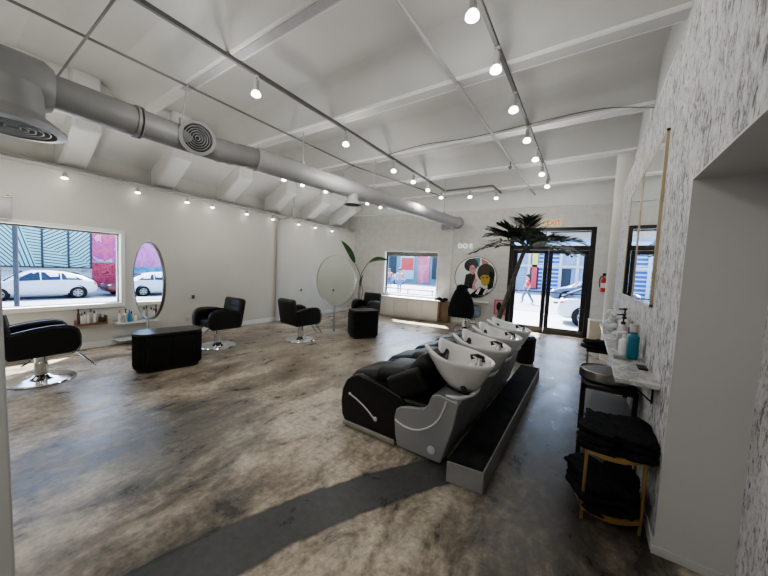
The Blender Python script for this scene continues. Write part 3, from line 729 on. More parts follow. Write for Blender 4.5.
# ------------------------------------------------------------------ shampoo units
def make_shampoo(label):
    t = thing('shampoo_unit', label, 'shampoo chair')
    # black side panels
    side = [(-0.50, 0.04), (-0.54, 0.10), (-0.555, 0.22), (-0.545, 0.33), (-0.50, 0.42), (-0.43, 0.475), (-0.36, 0.495), (-0.28, 0.488), (-0.12, 0.46), (0.04, 0.42), (0.10, 0.36), (0.03, 0.30), (0.035, 0.16), (0.03, 0.04)]
    for s in (-1, 1):
        b = MB(); b.prism(side, 0.215*s, 0.272*s, 'Y'); p = b.build('side_panel', 'leather', t, bevel=0.014)
        if s > 0: continue
        b = MB(); b.tube(smooth_path([(-0.45, 0.282*s, 0.31), (-0.36, 0.290*s, 0.285), (-0.26, 0.290*s, 0.235), (-0.17, 0.290*s, 0.17)], 5), 0.0065, 8)
        b.ellipsoid((-0.45, 0.28*s, 0.31), (0.012, 0.012, 0.012), nu=10, nv=6); b.ellipsoid((-0.17, 0.28*s, 0.17), (0.018, 0.014, 0.02), nu=10, nv=6); b.build('recline_lever', 'silver_light', p)
    b = MB(); b.rbox((-0.25, 0, 0.035), (0.54, 0.56, 0.05), 0.01, 2); b.build('kick_plate', 'steel', t)
    # silver shell
    base = [(0.04, 0.02), (0.02, 0.10), (0.005, 0.24), (0.02, 0.315), (0.06, 0.345), (0.13, 0.360), (0.20, 0.372), (0.25, 0.385), (0.285, 0.42), (0.30, 0.47), (0.325, 0.51), (0.37, 0.52), (0.50, 0.50), (0.515, 0.48), (0.485, 0.30), (0.41, 0.02)]
    b = MB()
    for s in (-1, 1): b.prism(base, 0.235*s, 0.275*s, 'Y')
    b.prism([(0.30, 0.02), (0.30, 0.49), (0.37, 0.515), (0.50, 0.495), (0.51, 0.48), (0.48, 0.30), (0.405, 0.02)], -0.255, 0.255, 'Y')
    sh = b.build('shell', 'silver', t, bevel=0.016)
    for s in (-1, 1):
        b = MB(); b.tube(smooth_path([(0.015, 0.276*s, 0.225), (0.10, 0.278*s, 0.20), (0.20, 0.278*s, 0.205), (0.30, 0.278*s, 0.255), (0.38, 0.278*s, 0.345), (0.43, 0.276*s, 0.49)], 6), 0.007, 8); b.build('trim_line', 'silver_light', sh)
        b = MB(); b.lathe([(0.001, 0), (0.03, 0), (0.03, 0.008), (0.001, 0.011)], 18, X=Matrix.Translation((0.335, 0.277*s, 0.10)) @ Matrix.Rotation(-s*PI/2, 4, 'X')); b.build('cap', 'silver_light', sh)
    b = MB(); b.tube(smooth_path([(0.40, -0.22, 0.50), (0.50, -0.19, 0.505), (0.545, -0.08, 0.505), (0.55, 0, 0.505), (0.545, 0.08, 0.505), (0.50, 0.19, 0.505), (0.40, 0.22, 0.50)], 5), 0.017, 10); b.build('back_rail', 'silver_light', sh)
    # upholstery
    b = MB(); b.rbox((-0.23, 0, 0.385), (0.58, 0.42, 0.17), 0.06, 4); b.rbox((0.14, 0, 0.36), (0.30, 0.50, 0.10), 0.03, 3); b.build('seat', 'leather_back', t)
    X = Matrix.Translation((-0.34, 0, 0.455)) @ Matrix.Rotation(math.radians(-14), 4, 'Y')
    b = MB(); b.rbox((0, 0, 0), (0.30, 0.42, 0.13), 0.055, 4, X); b.build('leg_rest', 'leather_back', t)
    X = Matrix.Translation((-0.10, 0, 0.515)) @ Matrix.Rotation(math.radians(-6), 4, 'Y')
    b = MB(); b.rbox((0, 0, 0), (0.28, 0.41, 0.16), 0.06, 4, X); b.build('lumbar_cushion', 'leather_back', t)
    X = Matrix.Translation((0.10, 0, 0.58)) @ Matrix.Rotation(math.radians(40), 4, 'Y')
    b = MB(); b.rbox((0, 0, 0), (0.14, 0.40, 0.40), 0.055, 4, X); b.build('backrest', 'leather_back', t)
    for s in (-1, 1):
        X = Matrix.Translation((0.075, 0.225*s, 0.515)) @ Matrix.Rotation(math.radians(-28), 4, 'Y')
        b = MB(); b.rbox((0, 0, 0), (0.33, 0.08, 0.19), 0.035, 4, X); b.build('armrest', 'leather', t)
    # neck of the bowl
    b = MB(); b.lathe([(0.11, 0.49), (0.10, 0.53), (0.085, 0.58)], 20, (0.43, 0, 0)); b.build('bowl_pivot', 'black_plastic', t)
    # ceramic bowl
    nth = 48
    def rim(a):
        ca, sa = math.cos(a), math.sin(a)
        x = 0.450 + (0.245 if ca > 0 else 0.255)*math.copysign(abs(ca)**0.95, ca); y = 0.245*math.copysign(abs(sa)**0.80, sa)*(1 - 0.22*max(0, ca))
        z = 0.775 - 0.125*(x-0.455)
        if ca < 0:   # front: two horns either side of the neck notch
            h = math.exp(-((abs(y)-0.165)/0.06)**2); z += 0.055*h*(-ca); x -= 0.05*h*(-ca)
            if abs(y) < 0.14: k = 0.5+0.5*math.cos(PI*y/0.14); z -= 0.10*k; x += 0.05*k
        return V((x, y, z))
    A_ = [2*PI*k/nth for k in range(nth)]
    bot = lambda a, r: V((0.47 + 0.115*r*math.cos(a), 0.10*r*math.sin(a), 0.545))
    rings = []
    rings.append([bot(a, 0.6) for a in A_]); rings.append([bot(a, 1.0) for a in A_])
    for tt in (0.2, 0.4, 0.6, 0.8, 0.93):
        rings.append([V((bot(a, 1).x + (rim(a).x-bot(a, 1).x)*tt**0.85, bot(a, 1).y + (rim(a).y-bot(a, 1).y)*tt**0.72, 0.545 + (rim(a).z-0.545)*tt)) for a in A_])
    rings.append([rim(a) for a in A_])
    cen = V((0.465, 0, 0))
    def inn(a, k, dz):
        p = rim(a); return V((cen.x + (p.x-cen.x)*k, p.y*k, p.z+dz))
    rings.append([inn(a, 0.97, 0.012) for a in A_]); rings.append([inn(a, 0.90, 0.008) for a in A_]); rings.append([inn(a, 0.84, -0.025) for a in A_])
    rings.append([V((cen.x + (rim(a).x-cen.x)*0.70, rim(a).y*0.70, 0.68 - 0.05*(rim(a).x-cen.x))) for a in A_])
    rings.append([V((0.44 + 0.09*math.cos(a), 0.09*math.sin(a), 0.625)) for a in A_]); rings.append([V((0.44 + 0.02*math.cos(a), 0.02*math.sin(a), 0.615)) for a in A_])
    b = MB(); b.rings(rings); bw = b.build('bowl', 'ceramic', t, smooth=70); bw.location = (-0.022, 0, -0.022)
    # rear deck with mixer tap and hose
    b = MB(); b.prism([(0.535, -0.17), (0.64, -0.13), (0.665, 0), (0.64, 0.13), (0.535, 0.17), (0.52, 0)], 0.70, 0.748, 'Z', None); b.build('deck', 'ceramic', bw, bevel=0.012)
    b = MB(); b.lathe([(0.028, 0.745), (0.026, 0.765), (0.018, 0.78), (0.016, 0.80), (0.001, 0.803)], 16, (0.60, -0.06, 0)); b.tube([(0.60, -0.06, 0.79), (0.55, -0.055, 0.81)], [0.010, 0.007], 8)
    b.build('mixer_tap', 'chrome', bw)
    b = MB(); b.lathe([(0.022, 0.745), (0.02, 0.76), (0.001, 0.762)], 16, (0.605, 0.03, 0)); b.build('hose_socket', 'chrome', bw)
    b = MB(); b.tube([(0.605, 0.03, 0.755), (0.60, 0.03, 0.79), (0.565, 0.015, 0.80), (0.515, 0.0, 0.785)], [0.014, 0.015, 0.016, 0.02], 10); b.build('hand_shower', 'black_plastic', bw)
    b = MB(); b.rbox((0.585, -0.0, 0.752), (0.03, 0.05, 0.012), 0.004, 2); b.build('vacuum_plate', 'chrome', bw)
    b = MB()
    pad = [[V((0.272 + 0.022*math.cos(2*PI*k/10) + 0.018*(1-(yy/0.13)**2), yy, 0.70 + 0.05*(abs(yy)/0.13)**2 + 0.03*math.sin(2*PI*k/10))) for k in range(10)] for yy in [-0.13+0.26*j/10 for j in range(11)]]
    b.rings(pad); b.build('neck_pad', 'black_plastic', bw)
    b = MB(); b.tube(smooth_path([(0.50, -0.12, 0.60), (0.535, -0.14, 0.56), (0.55, -0.10, 0.52), (0.52, -0.05, 0.49)], 4), 0.018, 10); b.build('drain_hose', 'black_plastic', bw)
    return t
GS = 'white bowl shampoo units in a row'
su = make_shampoo('black and silver shampoo unit with white bowl, nearest the camera'); su.location = (-1.19, 2.28, 0); su['group'] = GS
for y, lab in ((2.86, 'shampoo unit with white bowl, second from the camera in the row'), (3.44, 'shampoo unit with white bowl, third from the camera in the row'), (4.03, 'shampoo unit with white bowl, farthest from the camera, nearest the palm')):
    dup(su, (-1.19, y, 0), 0, lab, GS)
# step box behind the units
st = thing('service_step', 'long low grey step with dark plank top behind the shampoo units', 'step', (0, 0, 0))
b = MB(); b.prism([(-0.69, 1.885), (-0.452, 1.915), (-0.452, 4.60), (-0.69, 4.60)], 0.0, 0.145, 'Z'); b.build('riser', 'grey_box', st, bevel=0.004)
b = MB(); b.prism([(-0.688, 1.89), (-0.462, 1.918), (-0.462, 4.59), (-0.688, 4.59)], 0.143, 0.152, 'Z'); b.build('plank_top', 'vinyl', st)
bn = thing('waste_bin', 'black round-topped bin beyond the last shampoo unit', 'bin', (-0.76, 5.35, 0))
b = MB(); b.lathe([(0.001, 0), (0.13, 0), (0.15, 0.05), (0.155, 0.38), (0.001, 0.38)], 28); b.build('body', 'black_plastic', bn)
b = MB(); b.lathe([(0.16, 0.37), (0.16, 0.39), (0.12, 0.44), (0.001, 0.455)], 28); b.build('lid', 'black_plastic', bn)

# ------------------------------------------------------------------ plants
def frond_mesh(b, base, az, L, up, droop, nl=22, wl=0.30, twist=0.0):
    d = V((math.cos(az), math.sin(az), 0)); s = V((-math.sin(az), math.cos(az), 0))
    path = []
    for i in range(nl+1):
        t = i/nl; path.append(base + d*(L*1.05*t*(1-0.10*t)) + V((0, 0, up*0.80*t - droop*0.85*t*t)))
    rr = [0.013*(1-0.85*i/nl) for i in range(nl+1)]
    b.tube(path, rr, 6)
    for i in range(3, nl+1):
        t = i/nl; p = path[i]; tg = (path[i]-path[i-1]).normalized()
        ll = wl*1.25*(0.55+0.9*math.sin(PI*min(1, t*0.95+0.12)))*random.uniform(0.85, 1.1)
        for sg in (-1, 1):
            dirv = (s*sg*0.95 + tg*0.70 + V((0, 0, 0.40 - 0.35*random.random()))).normalized()
            n = dirv.cross(tg).normalized(); w = 0.024
            side = dirv.cross(V((0, 0, 1))).normalized()
            p1 = p + dirv*ll*0.5 + V((0, 0, -0.02*ll)); p2 = p + dirv*ll + V((0, 0, -0.15*ll))
            b.bm.faces.new([b.bm.verts.new(q) for q in (p - side*w*0.4, p + side*w*0.4, p1 + side*w, p1 - side*w)])
            b.bm.faces.new([b.bm.verts.new(q) for q in (p1 - side*w, p1 + side*w, p2)])
pm = thing('potted_palm', 'tall potted palm with feathery dark fronds in front of the entrance door', 'palm', (-1.50, 6.30, 0))
b = MB(); b.lathe([(0.001, 0), (0.17, 0), (0.21, 0.30), (0.22, 0.34), (0.19, 0.34), (0.18, 0.30), (0.001, 0.30)], 28); b.build('pot', 'black_plastic', pm)
b = MB(); b.lathe([(0.001, 0.30), (0.182, 0.30), (0.001, 0.325)], 24); b.build('soil', 'soil', pm)
crown = V((0.50, 0.02, 1.98))
b = MB(); tp = smooth_path([(0, 0, 0.30), (0.09, 0, 0.55), (0.22, 0, 1.0), (0.35, 0.01, 1.5), (0.45, 0.02, 1.85), tuple(crown)], 6); b.tube(tp, [0.052 - 0.02*i/len(tp) for i in range(len(tp))], 12); b.build('trunk', 'trunk', pm)
fr = [(PI*1.02, 1.10, 0.34, 0.44, 0.22), (PI*0.95, 0.80, 0.85, 0.36, 0.26), (PI*1.10, 0.55, 0.95, 0.36, 0.26), (PI*0.8, 0.65, 0.8, 0.45, 0.26), (-0.12, 0.90, 0.50, 0.34, 0.26), (0.10, 0.95, 0.30, 0.50, 0.26), (-0.40, 0.85, 0.34, 0.45, 0.26),
      (PI*1.3, 0.7, 0.75, 0.50, 0.26), (PI*1.55, 0.55, 0.7, 0.50, 0.26), (PI*0.5, 0.6, 0.85, 0.5, 0.25), (PI*1.75, 0.7, 0.70, 0.50, 0.26), (PI*1.05, 0.80, 0.62, 0.36, 0.26), (PI*1.22, 0.8, 0.40, 0.45, 0.25), (PI*0.3, 0.8, 0.6, 0.5, 0.25), (PI*1.45, 0.35, 0.95, 0.4, 0.26), (0.02, 0.95, 0.42, 0.40, 0.26), (PI*1.9, 0.6, 0.62, 0.40, 0.26), (PI*1.6, 0.25, 1.0, 0.35, 0.25)]
for az, L, up, dr, wl in fr:
    b = MB(); frond_mesh(b, crown + V((0, 0, random.uniform(-0.1, 0.03))), az, L, up, dr, wl=wl); b.build('frond', 'leaf', pm, recalc=False)

bp = thing('potted_bird_of_paradise', 'potted plant with two broad paddle leaves behind the pale round mirror', 'plant', (-5.40, 6.80, 0))
b = MB(); b.lathe([(0.001, 0), (0.13, 0), (0.17, 0.26), (0.18, 0.30), (0.15, 0.30), (0.14, 0.27), (0.001, 0.27)], 24); b.build('pot', 'black_plastic', bp)
def paddle(stem, tip_base, tip, width, nrm, nm='leaf'):
    b = MB(); b.tube(smooth_path(stem, 6), 0.014, 8); o = b.build('stalk', 'stalk', bp)
    a, c = V(tip_base), V(tip); ax = (c-a); n = V(nrm).normalized(); sd_ = ax.normalized().cross(n).normalized()
    b = MB(); prev = None; nn = 14; L = []; Rr = []; Cc = []
    for i in range(nn+1):
        t = i/nn; w = width*math.sin(PI*min(1, t**0.8*0.97+0.03))**0.8 if 0 < t < 1 else 0.002
        p = a + ax*t + n*(0.10*math.sin(PI*t))
        Cc.append(b.bm.verts.new(p)); L.append(b.bm.verts.new(p + sd_*w + n*0.25*w)); Rr.append(b.bm.verts.new(p - sd_*w + n*0.25*w))
    for i in range(nn):
        b.bm.faces.new((Cc[i], Cc[i+1], L[i+1], L[i])); b.bm.faces.new((Cc[i+1], Cc[i], Rr[i], Rr[i+1]))
    b.build(nm, 'leaf2', o, recalc=False)
# pixel readings put the leaf tips at roughly these room points (local to the pot)
paddle([(0.02, 0, 0.25), (0.05, 0.0, 0.7), (0.02, 0, 1.2), (-0.18, 0, 1.52)], (-0.18, 0, 1.52), (-0.74, 0.0, 2.19), 0.085, (0.75, -0.6, 0.45))
paddle([(-0.02, 0, 0.25), (0.0, 0.0, 0.7), (0.06, 0, 1.2), (0.30, -0.02, 1.54)], (0.30, -0.02, 1.53), (1.02, -0.05, 1.64), 0.085, (-0.1, -0.75, 0.65))
paddle([(0.0, 0.02, 0.25), (0.05, 0.06, 0.5), (0.10, 0.06, 0.75), (0.04, 0.05, 0.95)], (0.02, 0.05, 0.86), (0.12, 0.02, 1.22), 0.035, (0.3, -0.8, 0.1))

# ------------------------------------------------------------------ far wall furniture
FR = (0, 0, FWA)
bh = thing('low_cabinet', 'long low white cabinet with brown wood end under the far window', 'cabinet', fw(1.25, 0, 0), FWA)
b = MB(); b.box(0.02, 1.85, -0.36, -0.005, 0.03, 0.565); b.box(0.05, 1.82, -0.33, -0.01, 0, 0.04); b.build('carcass', 'cabinet', bh, bevel=0.003)
b = MB(); b.box(0.0, 1.90, -0.385, -0.003, 0.565, 0.60); b.build('worktop', 'white', bh, bevel=0.004)
b = MB(); b.box(1.85, 1.905, -0.38, -0.005, 0.0, 0.565); b.box(1.905, 2.12, -0.30, -0.01, 0, 0.56); b.build('wood_end', 'walnut', bh, bevel=0.003)
for k in range(4):
    b = MB(); b.rbox((0.02 + 0.4575*(k+0.5), -0.368, 0.30), (0.445, 0.016, 0.50), 0.003, 2); b.build('door', 'cabinet', bh)
b = MB()
for k in range(5): b.ellipsoid((-0.12+0.06*k, 0.02*math.sin(k*2), 0.035+0.02*math.sin(k*1.7)), (0.075, 0.09, 0.045), nu=14, nv=8)
tag(b.build('folded_cape', 'towel', loc=fw(3.12, 0.60-0.012, 0.2), smooth=80), 'small black cloth heap on the right end of the low white cabinet', 'cloth')

# round mirror; its reflection of a mural is painted on as flat shapes
rm = thing('wall_mirror', 'round mirror on the far wall with a painted-on reflection of a colourful mural of two dark-haired faces', 'mirror', fw(3.985, 1.295, 0.012), rot=(PI/2, 0, FWA))
RR = 0.56
b = MB(); b.lathe([(0.001, -0.010), (RR-0.01, -0.010), (RR-0.01, 0.0), (0.001, 0.0)], 64); b.build('mirror_glass', 'mirror', rm)
b = MB(); b.rings([[V(((RR+dr)*math.cos(2*PI*k/64), (RR+dr)*math.sin(2*PI*k/64), dz)) for k in range(64)] for dr, dz in ((-0.014, -0.012), (0.006, -0.012), (0.006, 0.012), (-0.014, 0.012))], loop=True); b.build('rim', 'mirror_rim', rm)
def flat(name, pts, m, z):
    out = []
    for x, y in pts:
        r = math.hypot(x, y); k = min(1, 0.538/r) if r > 0 else 1; out.append((x*k, y*k))
    b = MB(); b.prism(out, 0.0005+z*0.0012, 0.0012+z*0.0012, 'Z'); return b.build(name, m, rm)
def ell(cx, cy, rx, ry, n=24, rot=0): return [(cx + rx*math.cos(a)*math.cos(rot) - ry*math.sin(a)*math.sin(rot), cy + rx*math.cos(a)*math.sin(rot) + ry*math.sin(a)*math.cos(rot)) for a in [2*PI*k/n for k in range(n)]]
flat('painted_background', [(-0.16, 0.515), (0.1, 0.53), (0.33, 0.42), (0.5, 0.2), (0.53, 0), (0.47, -0.26), (0.28, -0.46), (0, -0.53), (-0.14, -0.50), (-0.2, -0.1), (-0.24, 0.3)], 'art_white', 0)
flat('painted_patch', [(-0.10, 0.53), (0.10, 0.53), (0.09, 0.30), (-0.06, 0.28)], 'art_teal', 1)
flat('painted_patch', [(0.14, 0.52), (0.33, 0.42), (0.28, 0.30), (0.15, 0.38)], 'art_red', 1)
flat('painted_hair', ell(-0.13, 0.33, 0.19, 0.17, rot=0.5), 'art_dark', 2)
flat('painted_jacket', [(-0.26, 0.06), (-0.02, 0.16), (0.02, -0.1), (-0.05, -0.32), (-0.30, -0.30)], 'art_dark', 2)
flat('painted_face', ell(-0.085, 0.205, 0.085, 0.13, rot=0.15), 'art_pink', 3)
flat('painted_scarf', [(0.0, 0.0), (0.07, -0.06), (0.0, -0.20), (0.06, -0.34), (-0.06, -0.34), (-0.06, -0.20)], 'art_pink', 3)
flat('painted_hair', ell(0.27, 0.13, 0.225, 0.25, rot=0.2), 'art_brown', 4)
flat('painted_hair', [(0.38, 0.2), (0.5, 0.1), (0.47, -0.25), (0.36, -0.32), (0.30, -0.1)], 'art_dark', 4)
flat('painted_face', [(0.13, 0.02), (0.20, 0.08), (0.33, 0.08), (0.39, 0.0), (0.36, -0.15), (0.27, -0.22), (0.18, -0.18)], 'art_ochre', 5)
flat('painted_eye', ell(0.20, 0.0, 0.035, 0.012, 12), 'art_dark', 6); flat('painted_eye', ell(0.315, 0.01, 0.035, 0.012, 12), 'art_dark', 6)
flat('painted_mouth', ell(0.265, -0.14, 0.04, 0.014, 12), 'art_red', 6)
flat('painted_eye', ell(-0.11, 0.235, 0.02, 0.009, 12), 'art_dark', 6); flat('painted_eye', ell(-0.05, 0.235, 0.02, 0.009, 12), 'art_dark', 6); flat('painted_mouth', ell(-0.075, 0.135, 0.025, 0.009, 12), 'art_red', 6)
flat('painted_coat', [(0.02, -0.36), (0.16, -0.24), (0.24, -0.30), (0.40, -0.24), (0.30, -0.44), (0.0, -0.53), (-0.14, -0.50)], 'art_dark', 5)
flat('painted_lapel', [(0.10, -0.30), (0.18, -0.26), (0.10, -0.46), (0.03, -0.44)], 'art_white', 6); flat('painted_lapel', [(0.30, -0.27), (0.36, -0.30), (0.27, -0.46), (0.22, -0.44)], 'art_white', 6)
# ledge under it, pink framed hook board, wall letters, exit sign
b = MB(); b.box(-0.26, 0.26, -0.20, 0, 0, 0.025); b.prism([(-0.18, 0), (-0.02, 0), (-0.02, -0.12)], -0.2, -0.18, 'X'); b.prism([(-0.18, 0), (-0.02, 0), (-0.02, -0.12)], 0.18, 0.2, 'X')
tag(b.build('wall_ledge', 'white', loc=fw(4.12, 0.63, 0), rot=FR, bevel=0.004), 'narrow white ledge on the far wall below the round picture mirror', 'ledge')
pk = thing('hand_mirror_board', 'pink framed board holding a black brush on the far wall left of the door', 'board', fw(4.665, 0.545, 0), FWA)
b = MB()
for x0, x1, z0, z1 in ((-0.145, -0.11, -0.2, 0.2), (0.11, 0.145, -0.2, 0.2), (-0.145, 0.145, 0.165, 0.2), (-0.145, 0.145, -0.2, -0.165)): b.box(x0, x1, -0.03, 0, z0, z1)
b.build('frame', 'pink', pk, bevel=0.004)
b = MB(); b.box(-0.12, 0.12, -0.012, 0, -0.18, 0.18); b.build('panel', mat('pale_pink', (0.7, 0.5, 0.52), 0.5), pk)
b = MB(); b.ellipsoid((-0.02, -0.03, 0.02), (0.065, 0.022, 0.12), nu=16, nv=10); b.tube([(-0.02, -0.03, -0.05), (-0.03, -0.03, -0.16)], 0.016, 8); b.build('brush', 'black_plastic', pk)
tx = thing('wall_lettering', 'pale blue raised letters DO E on the far wall above the round picture mirror', 'sign', fw(3.66, 2.135, 0.0), FWA)
text_mesh('lettering', 'DO E', 0.17, 'letters', tx, (0, -0.006, 0), (PI/2, 0, 0), 0.006, 0.003)
ex = thing('exit_sign', 'lit EXIT sign with red letters above the entrance door', 'sign', fw(5.72, 2.70, 0), FWA)
b = MB(); b.rbox((-0.02, -0.025, 0), (0.44, 0.05, 0.17), 0.008, 2); b.build('housing', 'exit_white', ex)
text_mesh('lettering', 'EXIT', 0.145, 'exit_red', ex, (0.03, -0.052, 0), (PI/2, 0, 0), 0.003, 0.001)
b = MB(); b.prism([(-0.215, 0.0), (-0.18, 0.03), (-0.18, -0.03)], -0.053, -0.05, 'Y'); b.build('arrow', 'exit_red', ex)
fe = thing('fire_extinguisher', 'red fire extinguisher hung on the wall right of the entrance door', 'fire extinguisher', fw(6.845, 1.12, 0.06), FWA)
b = MB(); b.lathe([(0.001, 0), (0.055, 0.0), (0.06, 0.02), (0.06, 0.26), (0.045, 0.30), (0.02, 0.32), (0.001, 0.32)], 20); b.build('cylinder', 'red', fe)
b = MB(); b.lathe([(0.061, 0.09), (0.061, 0.20)], 20); b.build('label_band', 'bottle_white', fe)
b = MB(); b.lathe([(0.02, 0.315), (0.02, 0.36), (0.001, 0.36)], 12); b.tube([(0.0, 0, 0.35), (0.09, 0, 0.38)], 0.008, 6); b.tube([(0, 0, 0.355), (0.1, 0, 0.41)], 0.008, 6); b.build('valve', 'steel', fe)
b = MB(); b.tube(smooth_path([(-0.02, 0, 0.345), (-0.07, 0, 0.34), (-0.085, 0, 0.25), (-0.075, 0, 0.10)], 5), 0.010, 8); b.build('hose', 'iron', fe)
b = MB(); b.box(-0.03, 0.03, 0.04, 0.057, 0.05, 0.42); b.build('bracket', 'iron', fe)
lc = thing('low_chest', 'beige low chest against the wall right of the entrance door', 'chest', fw(6.76, 0, 0.02), FWA)
b = MB(); b.box(-0.15, 0.13, -0.30, 0, 0.0, 0.46); b.build('body', 'beige', lc, bevel=0.004)
b = MB(); b.box(-0.155, 0.135, -0.31, 0.005, 0.46, 0.485); b.build('top', 'white', lc, bevel=0.004)

# small wall fittings
def outlet(label, p, heading):
    t = thing('wall_socket', label, 'socket', p, heading)
    b = MB(); b.rbox((0, -0.006, 0), (0.075, 0.012, 0.07), 0.003, 2); b.build('plate', 'bottle_silver', t)
    b = MB(); b.box(-0.022, 0.022, -0.016, -0.011, -0.03, -0.002); b.box(-0.022, 0.022, -0.016, -0.011, 0.006, 0.03); b.build('receptacle', 'iron', t)
HL = PI/2 + LWA
outlet('dark wall socket on the left wall above the long black trolley', lw(2.785, 0.70), HL)
outlet('dark wall socket on the left wall between the wall pipe and the pale mirror', lw(5.54, 0.735), HL)
b = MB(); b.rbox((0, -0.006, 0), (0.07, 0.012, 0.10), 0.003, 2)
tag(b.build('blank_plate', 'wall', loc=lw(2.70, 0.30), rot=(0, 0, HL)), 'cream blank plate low on the left wall beside the second salon chair', 'plate')
gb = thing('shutter_box', 'grey metal box above the left window at the edge of view', 'box', lw(0.20, 1.80, 0), HL)
b = MB(); b.rbox((0, -0.06, 0.135), (0.76, 0.12, 0.27), 0.01, 2); b.build('housing', 'lamp', gb)
b = MB(); b.rbox((0, -0.065, 0.275), (0.78, 0.13, 0.012), 0.003, 2); b.ellipsoid((0.36, -0.07, 0.285), (0.02, 0.02, 0.02), nu=10, nv=6); b.build('lid', 'steel', gb)
b = MB(); b.rbox((0, 0, 0), (0.06, 0.05, 0.05), 0.01, 2); b.tube([(0, 0, 0), (0.04, -0.05, -0.02)], 0.014, 8)
tag(b.build('security_camera', 'bottle_white', loc=fw(0.28, 2.62, 0.03)), 'tiny dome camera high in the far left corner', 'camera')
pipe('wall_conduit', 'thin painted conduit running down the far wall beside the window', 'conduit', [tuple(fw(3.30, 3.08, 0.012)), tuple(fw(3.30, 0.62, 0.012))], 0.012, 'white')

# ------------------------------------------------------------------ bottles
def make_bottle(label, loc, h, r, m, capm, kind='cap', group=None, name='bottle', rz=0.0, rect=False):
    t = thing(name, label, 'bottle', loc, rz, group)
    hb = h*(0.72 if kind != 'cap' else 0.80)
    b = MB()
    if rect: b.rbox((0, 0, hb*0.45), (r*1.3, r*2, hb*0.9), r*0.35, 3); b.lathe([(r*0.5, hb*0.88), (r*0.4, hb)], 14)
    else: b.lathe([(0.001, 0), (r*0.92, 0), (r, 0.006), (r, hb*0.80), (r*0.8, hb*0.90), (r*0.42, hb*0.97), (r*0.40, hb)], 18)
    b.build('body', m, t)
    if kind == 'cap':
        b = MB(); b.lathe([(r*0.5, hb-0.004), (r*0.5, h), (0.001, h)], 14); b.build('cap', capm, t)
    else:
        b = MB(); b.lathe([(r*0.45, hb-0.004), (r*0.45, hb+0.018), (0.006, hb+0.02), (0.006, h-0.015), (0.016, h-0.015), (0.016, h), (0.001, h)], 14); b.tube([(0, 0, h-0.008), (-0.045, 0, h-0.012)], 0.006, 8); b.build('pump', capm, t)
    return t
# wooden shelf on the left wall
ws = thing('wall_shelf', 'small brown wooden shelf of bottles on the left wall under the window', 'shelf', lw(1.315, 0.365, 0), HL)
b = MB(); b.box(-0.17, 0.17, -0.12, -0.0, 0, 0.018); b.build('board', 'walnut', ws, bevel=0.002)
b = MB(); b.box(-0.17, 0.17, -0.122, -0.115, 0.0, 0.035); b.box(-0.17, -0.16, -0.12, 0, 0.0, 0.07); b.box(0.16, 0.17, -0.12, 0, 0, 0.13); b.build('edge_rail', 'walnut', ws)
wsb = [(0.16, 'bottle_plum', 'iron'), (0.115, 'bottle_white', 'bottle_plum'), (0.13, 'bottle_white', 'iron'), (0.12, 'bottle_white', 'bottle_white'), (0.15, 'bottle_silver', 'iron'), (0.135, 'bottle_white', 'iron'), (0.13, 'bottle_silver', 'bottle_white'), (0.095, 'bottle_brown', 'bottle_brown'), (0.075, 'bottle_brown', 'bottle_white')]
nmc = {'bottle_plum': 'plum', 'bottle_white': 'white', 'iron': 'black', 'bottle_silver': 'silver', 'bottle_brown': 'brown', 'bottle_blue': 'blue', 'bottle_orange': 'orange', 'teal': 'teal'}
for i, (h, m, c) in enumerate(wsb):
    make_bottle('%s bottle with %s cap, %s from the left on the wooden wall shelf' % (nmc[m], nmc[c], ORD[i]), lw(1.175+0.034*i, 0.383, 0.062+0.012*(i % 2)), h*1.45, 0.0165, m, c, 'cap', 'bottles on the wooden wall shelf')
# two clear acrylic shelves
for z, lab in ((0.350, 'upper clear acrylic shelf on the left wall behind the long trolley'), (0.085, 'lower clear acrylic shelf near the floor behind the long trolley')):
    t = thing('acrylic_shelf', lab, 'shelf', lw(1.86, z, 0), HL)
    b = MB(); b.box(-0.28, 0.28, -0.23, 0, 0, 0.014); b.build('board', mat('frosted_acrylic', (0.72, 0.75, 0.77), 0.2, spec=0.6), t, bevel=0.003)
    b = MB(); b.box(-0.28, 0.28, -0.008, 0, 0.014, 0.05); b.build('wall_lip', 'acrylic', t)
for i, (v, h, m, c, k) in enumerate(((1.63, 0.15, 'bottle_white', 'bottle_orange', 'cap'), (1.67, 0.13, 'bottle_silver', 'bottle_white', 'cap'), (1.705, 0.165, 'bottle_white', 'iron', 'pump'), (1.745, 0.155, 'bottle_blue', 'bottle_blue', 'cap'), (1.78, 0.13, 'bottle_silver', 'iron', 'cap'), (1.825, 0.11, 'bottle_white', 'bottle_silver', 'cap'))):
    make_bottle('%s bottle with %s %s, %s from the left on the clear acrylic shelf' % (nmc[m], nmc[c], k, ORD[i]), lw(v, 0.363, 0.13+0.02*(i % 2)), h*1.3, 0.019, m, c, k, 'bottles on the acrylic shelf')

# ------------------------------------------------------------------ right wall: mirrors, marble shelf, carts
for i, (y0, y1, lab) in enumerate(((2.76, 3.77, 'tall brass framed mirror on the plaster wall, nearer of the pair'), (3.80, 4.80, 'tall brass framed mirror on the plaster wall, farther of the pair'))):
    t = thing('framed_mirror', lab, 'mirror', (RX, 0, 0))
    b = MB(); b.box(-0.013, -0.003, y0+0.008, y1-0.008, 1.232, 2.418); b.build('mirror_glass', 'mirror', t)
    b = MB()
    for a in ((y0, y0+0.016, 1.225, 2.425), (y1-0.016, y1, 1.225, 2.425), (y0, y1, 2.41, 2.427), (y0, y1, 1.223, 1.24)): b.box(-0.018, 0, *a)
    b.build('frame', 'gold_frame', t)
ms = thing('marble_shelf', 'long marble shelf on the rough plaster wall below the brass mirrors', 'shelf', (RX, 0, 0))
b = MB(); b.box(-0.205, 0.0, 2.25, 4.95, 0.795, 0.822); b.build('slab', 'marble', ms, bevel=0.003)
